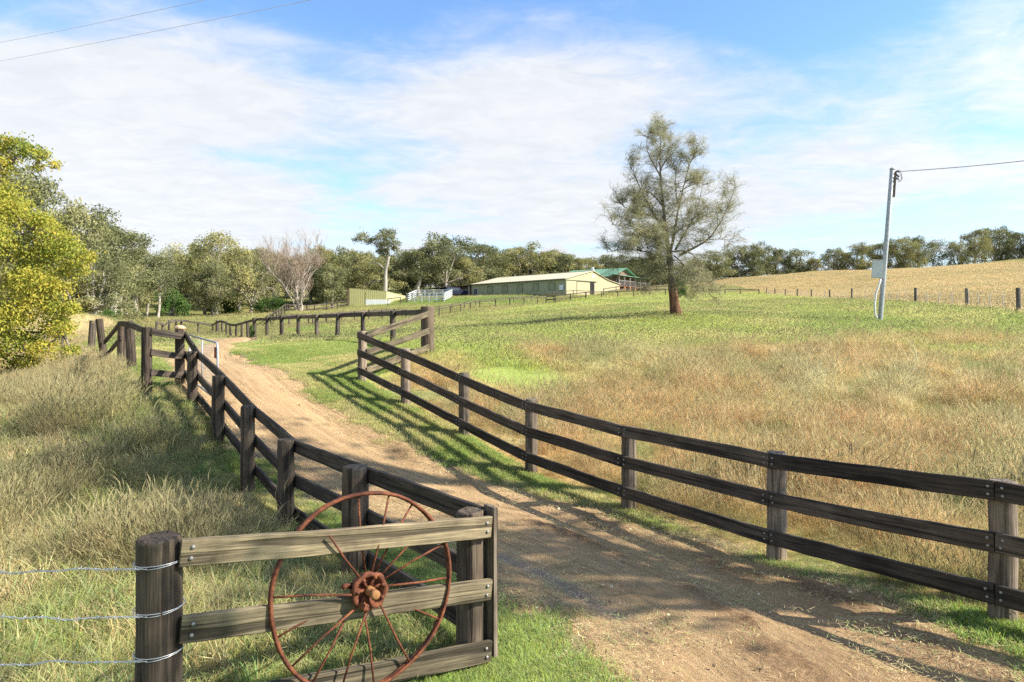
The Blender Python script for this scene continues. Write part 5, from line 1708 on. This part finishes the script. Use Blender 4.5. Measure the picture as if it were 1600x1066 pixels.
Yg = 116.0
gb0 = P(602, 470, Yg); gb0.z = gz(gb0.x, Yg) - .2
q2 = lambda x, y: (400 + x / 4, 330 + y / 4)
special_gum('gum_tree', 'tall sparse gum with a bare white trunk behind the yellow shed', gb0,
            [(*q2(640, 170), 7), (*q2(675, 160), 9), (*q2(700, 185), 8), (*q2(800, 135), 9), (*q2(845, 135), 9), (*q2(790, 170), 10), (*q2(840, 180), 11), (*q2(880, 205), 8), (*q2(770, 210), 10), (*q2(820, 220), 11),
             (*q2(800, 260), 9), (*q2(765, 250), 6), (*q2(870, 235), 7), (*q2(620, 180), 5), (*q2(740, 180), 6)],
            [([q2(806, 560), q2(808, 460), q2(812, 370), q2(826, 310), q2(828, 250), q2(815, 190), q2(815, 140)], .42, .08),
             ([q2(812, 372), q2(780, 340), q2(745, 322), q2(705, 332)], .16, .04), ([q2(826, 300), q2(850, 275), q2(880, 255)], .14, .04),
             ([q2(822, 260), q2(770, 220), q2(720, 195), q2(650, 175)], .15, .04), ([q2(815, 440), q2(835, 425)], .08, .03), ([q2(812, 360), q2(840, 345), q2(870, 340)], .08, .02)],
            .42, Yg, 5200, .26, 'gumbark', 'gum', 31)


# --- bare brown tree
def bare_tree():
    g = random.Random(5); Y = 92.0
    b = P(468, 490, Y); b.z = gz(b.x, Y) - .2
    t = thing('bare_tree', 'leafless brown tree with many upright twigs left of the yellow shed', 'tree', b)
    w = Wood(); tv = []; tf = []
    H = zpix(366, Y) - b.z; Wd = 84 * Y / F

    def grow(p, d, L, r, depth):
        n = 5; pts = [p]
        for k in range(n):
            d = (d + Vector((g.gauss(0, .13), g.gauss(0, .13), g.gauss(0, .08) + .07))).normalized()
            p = p + d * L / n; pts.append(p)
        if depth < 3:
            w.tube(pts, np.linspace(r, r * .55, len(pts)), 6 if depth < 2 else 4)
        else:
            for a, c in zip(pts[:-1], pts[1:]):
                s = Vector((g.gauss(0, 1), g.gauss(0, 1), 0)).normalized() * r
                k = len(tv); tv.extend([a - s, a + s, c + s * .7, c - s * .7]); tf.append((k, k + 1, k + 2, k + 3))
        if depth < 4:
            for k in range((5, 5, 6, 6)[depth]):
                i = g.randint(2 if depth else 1, n); q = pts[i]
                ax = Vector((g.gauss(0, 1), g.gauss(0, 1), .5 + (.4 if depth > 1 else 0))).normalized()
                grow(q, (d * .75 + ax * .62).normalized(), L * g.uniform(.5, .8), r * .5, depth + 1)
    for k in range(5):
        a = k * 1.256 + .4
        grow(Vector((0.15 * math.cos(a), .15 * math.sin(a), 0)), Vector((.42 * math.cos(a) * (1 if k != 2 else .3), .35 * math.sin(a), 1)).normalized(), H * .47, .17 * (1.2 if k == 0 else .9), 0)
    Vt = np.concatenate(w.V)
    tvn = np.array([tuple(v) for v in tv])
    allv = np.concatenate([Vt, tvn]); sx = Wd / np.ptp(np.percentile(allv[:, 0], [2, 98])); sz = H / np.percentile(allv[:, 2], 99.6)
    sc = Matrix.Translation(b) @ Matrix.Diagonal((sx, sx, sz, 1))
    obj('trunk', w.mesh('trunk', M['barebark']), t, sc)
    obj('crown', mesh_np('crown', tvn, np.array(tf), None, M['twig'], smooth=False), t, sc)


bare_tree()


# --- the lone tree: multi-stemmed, thin grey-green needle foliage
def lone_tree():
    g = np.random.default_rng(21); Y = 35.0
    base = P(1056, 495, Y); base.z = gz(base.x, Y) - .05
    t = thing('lone_tree', 'lone open-crowned tree with needle foliage and a reddish flaking trunk in the green paddock', 'tree', base)
    b = np.array(base)
    q = lambda x, y: np.array(P(920 + x / 3.135, 170 + y / 3.135, Y)) - b
    w = Wood()
    limbs = [([(432, 1030), (425, 990), (412, 890), (404, 800), (398, 740), (380, 610), (366, 480), (352, 340), (350, 220), (352, 160), (350, 85)], .40, .02, 0, 0),
             ([(400, 760), (418, 650), (440, 500), (456, 400), (484, 280), (505, 225), (511, 195)], .24, .02, .6, -.9),
             ([(430, 690), (478, 610), (530, 520), (566, 430), (590, 330)], .15, .02, .3, 1.0),
             ([(450, 715), (515, 680), (580, 640), (632, 560), (665, 480), (690, 395)], .17, .02, .2, -.8),
             ([(388, 620), (330, 520), (270, 400), (225, 280), (195, 200)], .15, .015, .0, .9),
             ([(395, 700), (300, 640), (200, 600), (90, 585)], .12, .015, 0, -1.2),
             ([(398, 750), (300, 700), (200, 680), (110, 690)], .12, .015, 0, 1.2),
             ([(405, 700), (480, 705), (535, 760), (560, 860), (565, 920)], .09, .012, 0, -.9),
             ([(402, 790), (340, 780), (300, 820), (285, 870)], .08, .012, 0, .8),
             ([(365, 480), (300, 420), (240, 420), (190, 500), (175, 560)], .10, .012, 0, -1.0),
             ([(375, 560), (310, 520), (240, 500), (160, 430)], .10, .012, 0, 1.1),
             ([(352, 330), (300, 250), (275, 185), (285, 130)], .09, .012, 0, -.6), ([(352, 300), (390, 220), (415, 150)], .08, .012, 0, .6),
             ([(456, 400), (520, 360), (570, 330)], .08, .012, .3, .9), ([(445, 460), (420, 360), (425, 270)], .08, .012, .3, -.5),
             ([(560, 650), (620, 640), (680, 640), (700, 650)], .07, .012, -.3, .4), ([(420, 720), (500, 780), (540, 860)], .08, .012, 0, 1.2), ([(390, 720), (250, 740), (150, 760)], .09, .012, 0, .2),
             ([(385, 640), (290, 600), (180, 650)], .08, .012, 0, -1.6), ([(408, 620), (500, 560), (610, 520), (700, 480)], .10, .012, 0, 1.4), ([(400, 780), (470, 800), (520, 850)], .07, .012, 0, -1.4)]
    tips = []
    for path, ra, rb_, y0, y1 in limbs:
        pts = np.array([q(*p) for p in path]); pts[:, 1] += np.linspace(y0, y1 * 1.1, len(pts))
        dn = spline(pts, .14)
        dn = dn + (g.normal(0, .012, dn.shape) if ra < .3 else 0)
        ff = np.linspace(0, 1, len(dn))
        if ra > .3:
            rd = np.interp(ff, [0, .04, .13, .26, .42, .6, .8, 1], [.36, .30, .24, .165, .105, .07, .04, .010]) * (1 + .05 * np.sin(np.arange(len(dn)) * .7))
        else:
            rd = (ra * .38) * (1 - ff) ** 1.2 + .009
        w.tube(dn, rd, 10 if ra > .2 else 6)
        s0 = .22 if ra > .2 else .18
        n0 = int(len(dn) * s0) if ra < .3 else int(len(dn) * .34)
        up = pts[-1][2] > pts[0][2] + .5
        nb = int((len(dn) - n0) * (1.25 if ra < .3 else 1.3))
        for k in range(nb):
            i = g.integers(n0, len(dn)); f = (i - n0) / (len(dn) - n0)
            d = g.normal(0, 1, 3); d[2] = d[2] * .5 + (.55 if up else -.05)
            d /= np.linalg.norm(d)
            L = g.uniform(.55, 1.35) * (1.1 - .45 * f)
            e = dn[i] + d * L
            pth = bent(dn[i], e, g, .10, 5, .10 if up else -.02)
            w.tube(pth, np.linspace(.015, .005, 5), 4)
            tips.append(pth[2:])
            for j in range(4):
                s = pth[g.integers(1, 5)]; dd = d * .6 + g.normal(0, .6, 3) + np.array([0, 0, .25 if up else -.15]); dd /= np.linalg.norm(dd)
                p2 = bent(s, s + dd * g.uniform(.3, .7), g, .1, 4)
                w.tube(p2, np.linspace(.009, .004, 4), 3); tips.append(p2[1:])
    T_ = np.concatenate(tips)
    # foliage density differs through the crown: thick on the lower left, thin on the right
    loc = T_ + b
    px = HX + loc[:, 0] * F / loc[:, 1]; py = HY - (loc[:, 2] - ZC) * F / loc[:, 1]
    zx = (px - 920) * 3.135; zy = (py - 170) * 3.135
    dens = .35 + .6 * np.exp(-(((zx - 270) / 120) ** 2 + ((zy - 690) / 130) ** 2)) + .5 * np.exp(-(((zx - 215) / 60) ** 2 + ((zy - 480) / 90) ** 2)) + .45 * np.exp(-(((zx - 505) / 50) ** 2 + ((zy - 230) / 70) ** 2)) \
        + .35 * np.exp(-(((zx - 345) / 60) ** 2 + ((zy - 110) / 80) ** 2)) + .35 * np.exp(-(((zx - 690) / 50) ** 2 + ((zy - 430) / 60) ** 2)) 
    n = 66000
    k = g.choice(len(T_), n, p=dens / dens.sum())
    p0 = T_[k] + g.normal(0, .07, (n, 3))
    d = g.normal(0, 1, (n, 3)); lowp = sst(500, 850, zy[k]); d[:, 2] = d[:, 2] * .5 + .95 - 1.7 * lowp
    d /= np.linalg.norm(d, axis=1)[:, None]
    L = g.uniform(.12, .30, n); wd = .009
    s = np.cross(d, g.normal(0, 1, (n, 3))); s /= np.linalg.norm(s, axis=1)[:, None]
    p1 = p0 + d * (L * .55)[:, None]; p2 = p0 + d * L[:, None]; p2[:, 2] -= L * .25
    V = np.stack([p0 - s * wd * .5, p0 + s * wd * .5, p1 - s * wd * .5, p1 + s * wd * .5, p2 - s * wd * .25, p2 + s * wd * .25], 1).reshape(-1, 3)
    bi = (np.arange(n) * 6)[:, None]
    Fq = np.concatenate([bi + np.array([[0, 1, 3, 2]]), bi + np.array([[2, 3, 5, 4]])])
    lv = np.repeat(np.clip(g.normal(.5, .22, n), 0, 1), 6)
    obj('trunk', w.mesh('trunk', M['oakbark']), t, Matrix.Translation(base))
    obj('crown', mesh_np('crown', V, Fq, {'lv': lv}, M['needle'], smooth=False), t, Matrix.Translation(base))


lone_tree()

# --- yellow-leaved tree at the left edge
Yy = 22.0
yb0 = P(-45, 560, Yy); yb0.z = gz(yb0.x, Yy) - .1
ycl = [(20, 225, 20), (45, 238, 18), (72, 245, 14), (88, 258, 9), (5, 262, 22), (60, 262, 9), (-15, 240, 30), (15, 222, 12),
       (20, 330, 26), (-10, 320, 34), (50, 350, 28), (85, 372, 26), (70, 345, 16), (108, 392, 26), (128, 400, 15), (95, 420, 24), (50, 400, 34), (10, 380, 40), (20, 440, 40), (70, 440, 30), (98, 452, 20),
       (60, 480, 34), (100, 485, 24), (118, 482, 14), (20, 500, 42), (80, 512, 26), (105, 515, 18), (40, 540, 30), (85, 545, 22), (112, 548, 14), (-5, 550, 32), (60, 568, 16), (20, 572, 18), (100, 565, 9),
       (-60, 300, 55), (-60, 400, 60), (-60, 500, 60), (-120, 350, 55), (-120, 450, 60), (-130, 530, 50), (-100, 260, 40), (-40, 225, 30), (0, 300, 20)]
special_gum('yellow_tree', 'bright yellow-green leafy tree at the left edge of the picture', yb0, ycl,
            [([(-45, 575), (-42, 500), (-38, 400), (-30, 320), (-25, 250)], .22, .04), ([(-40, 460), (0, 400), (50, 360), (95, 375)], .09, .02), ([(-40, 500), (10, 470), (60, 455), (100, 450)], .09, .02),
             ([(-42, 530), (10, 520), (60, 520), (100, 520)], .08, .02), ([(-34, 380), (-10, 300), (15, 250), (30, 235), (60, 255), (85, 262)], .08, .012), ([(-40, 450), (-90, 380), (-120, 330)], .1, .02),
             ([(-42, 500), (-90, 470), (-130, 460)], .1, .02), ([(-30, 330), (10, 250), (20, 220)], .06, .012), ([(-40, 545), (0, 555), (50, 562)], .06, .015)],
            .22, Yy, 68000, .095, 'greybark', 'yellow', 77, .8)

# --- roadside gums just outside the frame on the right: they throw the dappled shade on the gateway
for k, (x, y, H, sq, pr, l) in enumerate(((12.5, 5.7, 10.0, .9, 'crownhigh', 'small high-crowned roadside gum nearest the right end of the rail fence'),
                                          (17.0, 4.4, 16.0, .8, 'crownhigh', 'taller roadside gum set back from the right end of the rail fence'),
                                          (9.0, 1.1, 11.5, .7, 'crownhigh', 'slender roadside sapling close to the road edge beside the camera'),
                                          (14.0, 8.0, 18.0, .8, 'crownhigh', 'tallest roadside gum standing in the paddock behind the rail fence'))):
    p = PROTO[pr]; sz = H / p['H']
    t = obj('gum_tree', None, None, Matrix.Translation((x, y, gz(x, y) - .2)) @ Matrix.Rotation(1.3 * k, 4, 'Z') @ Matrix.Diagonal((sz * sq, sz * sq, sz, 1)), l, 'tree', 'roadside gums right of the gateway')
    for kk in ('trunk', 'crown'):
        o = bpy.data.objects.new(kk, p[kk]); COL.objects.link(o); o.parent = t

# ------------------------------------------------------------------ sun, sky, camera
SUN_EL, SUN_AZ = R(37), math.atan2(-.20, 1.0)       # the sun stands to the right and a little behind
sd = Vector((math.cos(SUN_EL) * math.cos(SUN_AZ), math.cos(SUN_EL) * math.sin(SUN_AZ), math.sin(SUN_EL)))
sun = bpy.data.lights.new('sun', 'SUN'); sun.energy = 3.9; sun.angle = R(.53); sun.color = (1, .945, .86)
so = bpy.data.objects.new('sun', sun); COL.objects.link(so); so.rotation_euler = sd.to_track_quat('Z', 'Y').to_euler(); so.location = (30, -10, 40)

wd = bpy.data.worlds.new('World'); scene.world = wd; wd.use_nodes = True
nt = wd.node_tree; nt.nodes.clear()
N = nt.nodes.new; L = nt.links.new
out = N('ShaderNodeOutputWorld'); bg = N('ShaderNodeBackground'); L(bg.outputs[0], out.inputs[0])
sky = N('ShaderNodeTexSky'); sky.sky_type = 'NISHITA'; sky.sun_disc = False
sky.sun_elevation = SUN_EL; sky.sun_rotation = math.pi / 2 - SUN_AZ
sky.air_density = 1.0; sky.dust_density = .3; sky.ozone_density = 1.0
tc = N('ShaderNodeTexCoord'); sep = N('ShaderNodeSeparateXYZ'); L(tc.outputs['Generated'], sep.inputs[0])


def mth(op, a, b=None, c=None):
    k = N('ShaderNodeMath'); k.operation = op
    for i, v in enumerate((a, b, c)):
        if v is None:
            continue
        if isinstance(v, (int, float)):
            k.inputs[i].default_value = v
        else:
            L(v, k.inputs[i])
    return k.outputs[0]


def mrange(v, a, b, c, d, smooth=True):
    k = N('ShaderNodeMapRange'); k.interpolation_type = 'SMOOTHSTEP' if smooth else 'LINEAR'
    L(v, k.inputs[0])
    for i, q in enumerate((a, b, c, d)):
        k.inputs[i + 1].default_value = q
    return k.outputs[0]


# cloud deck: the view direction laid on a high flat layer
dz = mth('MAXIMUM', sep.outputs[2], .02)
den = mth('ADD', dz, .10)
pxn = mth('DIVIDE', sep.outputs[0], den); pyn = mth('DIVIDE', sep.outputs[1], den)
cmb = N('ShaderNodeCombineXYZ'); L(pxn, cmb.inputs[0]); L(pyn, cmb.inputs[1])


def nz(scale, detail, rough, dist, stretch, loc=(0, 0, 0), rot=0):
    mp = N('ShaderNodeMapping'); mp.inputs['Scale'].default_value = stretch; mp.inputs['Location'].default_value = loc; mp.inputs['Rotation'].default_value = (0, 0, rot)
    L(cmb.outputs[0], mp.inputs[0])
    k = N('ShaderNodeTexNoise'); k.inputs['Scale'].default_value = scale; k.inputs['Detail'].default_value = detail; k.inputs['Roughness'].default_value = rough; k.inputs['Distortion'].default_value = dist
    L(mp.outputs[0], k.inputs[0]); return k.outputs['Fac']


big = nz(.55, 3, .5, .3, (1, 1.1, 1), (3.1, 1.7, 0), .25)
med = nz(1.25, 6, .55, .6, (1, 1.05, 1), (7, 2, 0), .3)
fin = nz(5.0, 6, .65, .5, (1, 1.35, 1), (1, 9, 0), .25)
dens = mth('ADD', mth('MULTIPLY', big, .46), mth('ADD', mth('MULTIPLY', med, .36), mth('MULTIPLY', fin, .18)))
# thicker to the left and low down, open blue overhead in the middle and to the upper right
azr = mth('DIVIDE', sep.outputs[0], mth('MAXIMUM', sep.outputs[1], .15))
elr = mth('DIVIDE', sep.outputs[2], mth('MAXIMUM', sep.outputs[1], .15))
bias = mth('ADD', mrange(elr, .30, .50, .085, -.105), mrange(azr, -.25, -.62, 0, .13))
bias = mth('ADD', bias, mth('MULTIPLY', mrange(azr, .12, .40, 0, -.05), mrange(elr, .24, .30, 0, 1)))
bias = mth('ADD', bias, mth('MULTIPLY', mrange(azr, .50, .75, 0, .10), mrange(elr, .22, .34, 0, 1)))
dens = mth('ADD', dens, bias)
cov = mrange(dens, .40, .64, 0, 1)
low = mrange(elr, .02, .27, .70, 0)
cov = mth('MINIMUM', mth('MAXIMUM', cov, low), .94)
# a small heap cloud low over the sheds
pa = mth('DIVIDE', mth('SUBTRACT', azr, .058), .026); pe = mth('DIVIDE', mth('SUBTRACT', elr, .104), .014)
pd = mth('ADD', mth('MULTIPLY', pa, pa), mth('MULTIPLY', pe, pe))
kk = N('ShaderNodeTexNoise'); kk.inputs['Scale'].default_value = 75; kk.inputs['Detail'].default_value = 4; L(tc.outputs['Generated'], kk.inputs[0])
puff = mrange(mth('ADD', pd, mth('MULTIPLY', mth('SUBTRACT', kk.outputs['Fac'], .5), 2.2)), .45, 1.15, 1.0, 0)
cov = mth('MAXIMUM', cov, mth('MULTIPLY', puff, mrange(sep.outputs[1], 0, .1, 0, 1)))
shade = mrange(fin, .3, .7, .95, 1.04)
# extra brightness added to cloud around the unseen sun, as fill light
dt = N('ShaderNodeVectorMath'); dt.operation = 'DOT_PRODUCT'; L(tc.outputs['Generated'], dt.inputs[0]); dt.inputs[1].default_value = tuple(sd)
fill_glow = mth('ADD', 1.0, mth('MULTIPLY', mth('POWER', mth('MAXIMUM', dt.outputs['Value'], 0.0), 4.0), 2.8))
shade = mth('MULTIPLY', shade, fill_glow)
ccol = N('ShaderNodeMix'); ccol.data_type = 'RGBA'; ccol.blend_type = 'MIX'
L(mrange(dens, .5, .8, 0, 1), ccol.inputs['Factor'])
ccol.inputs[6].default_value = (2.95, 3.05, 3.16, 1)
ccol.inputs[7].default_value = (3.2, 3.22, 3.28, 1)
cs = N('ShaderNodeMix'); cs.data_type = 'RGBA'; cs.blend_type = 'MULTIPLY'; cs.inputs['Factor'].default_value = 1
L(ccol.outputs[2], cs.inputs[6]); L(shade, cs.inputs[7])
mx = N('ShaderNodeMix'); mx.data_type = 'RGBA'
skt = N('ShaderNodeMix'); skt.data_type = 'RGBA'; skt.blend_type = 'MULTIPLY'; skt.inputs['Factor'].default_value = 1
L(sky.outputs[0], skt.inputs[6]); skt.inputs[7].default_value = (.66, .82, .98, 1)
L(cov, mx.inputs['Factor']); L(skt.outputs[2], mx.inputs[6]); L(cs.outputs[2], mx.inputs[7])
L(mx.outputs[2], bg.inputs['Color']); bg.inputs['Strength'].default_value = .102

cam = bpy.data.cameras.new('camera'); cam.lens = 24.0; cam.sensor_width = 36.0; cam.shift_y = -28 / 1600
cam.clip_start = .1; cam.clip_end = 4000
co = bpy.data.objects.new('camera', cam); COL.objects.link(co); co.location = (0, 0, ZC); co.rotation_euler = (R(90), 0, 0)
scene.camera = co
scene.view_settings.view_transform = 'Standard'; scene.view_settings.look = 'None'
scene.view_settings.exposure = 1.55; scene.view_settings.gamma = 1
scene.cycles.max_bounces = 6; scene.cycles.diffuse_bounces = 3; scene.cycles.transmission_bounces = 3; scene.cycles.transparent_max_bounces = 4
scene.cycles.use_denoising = False
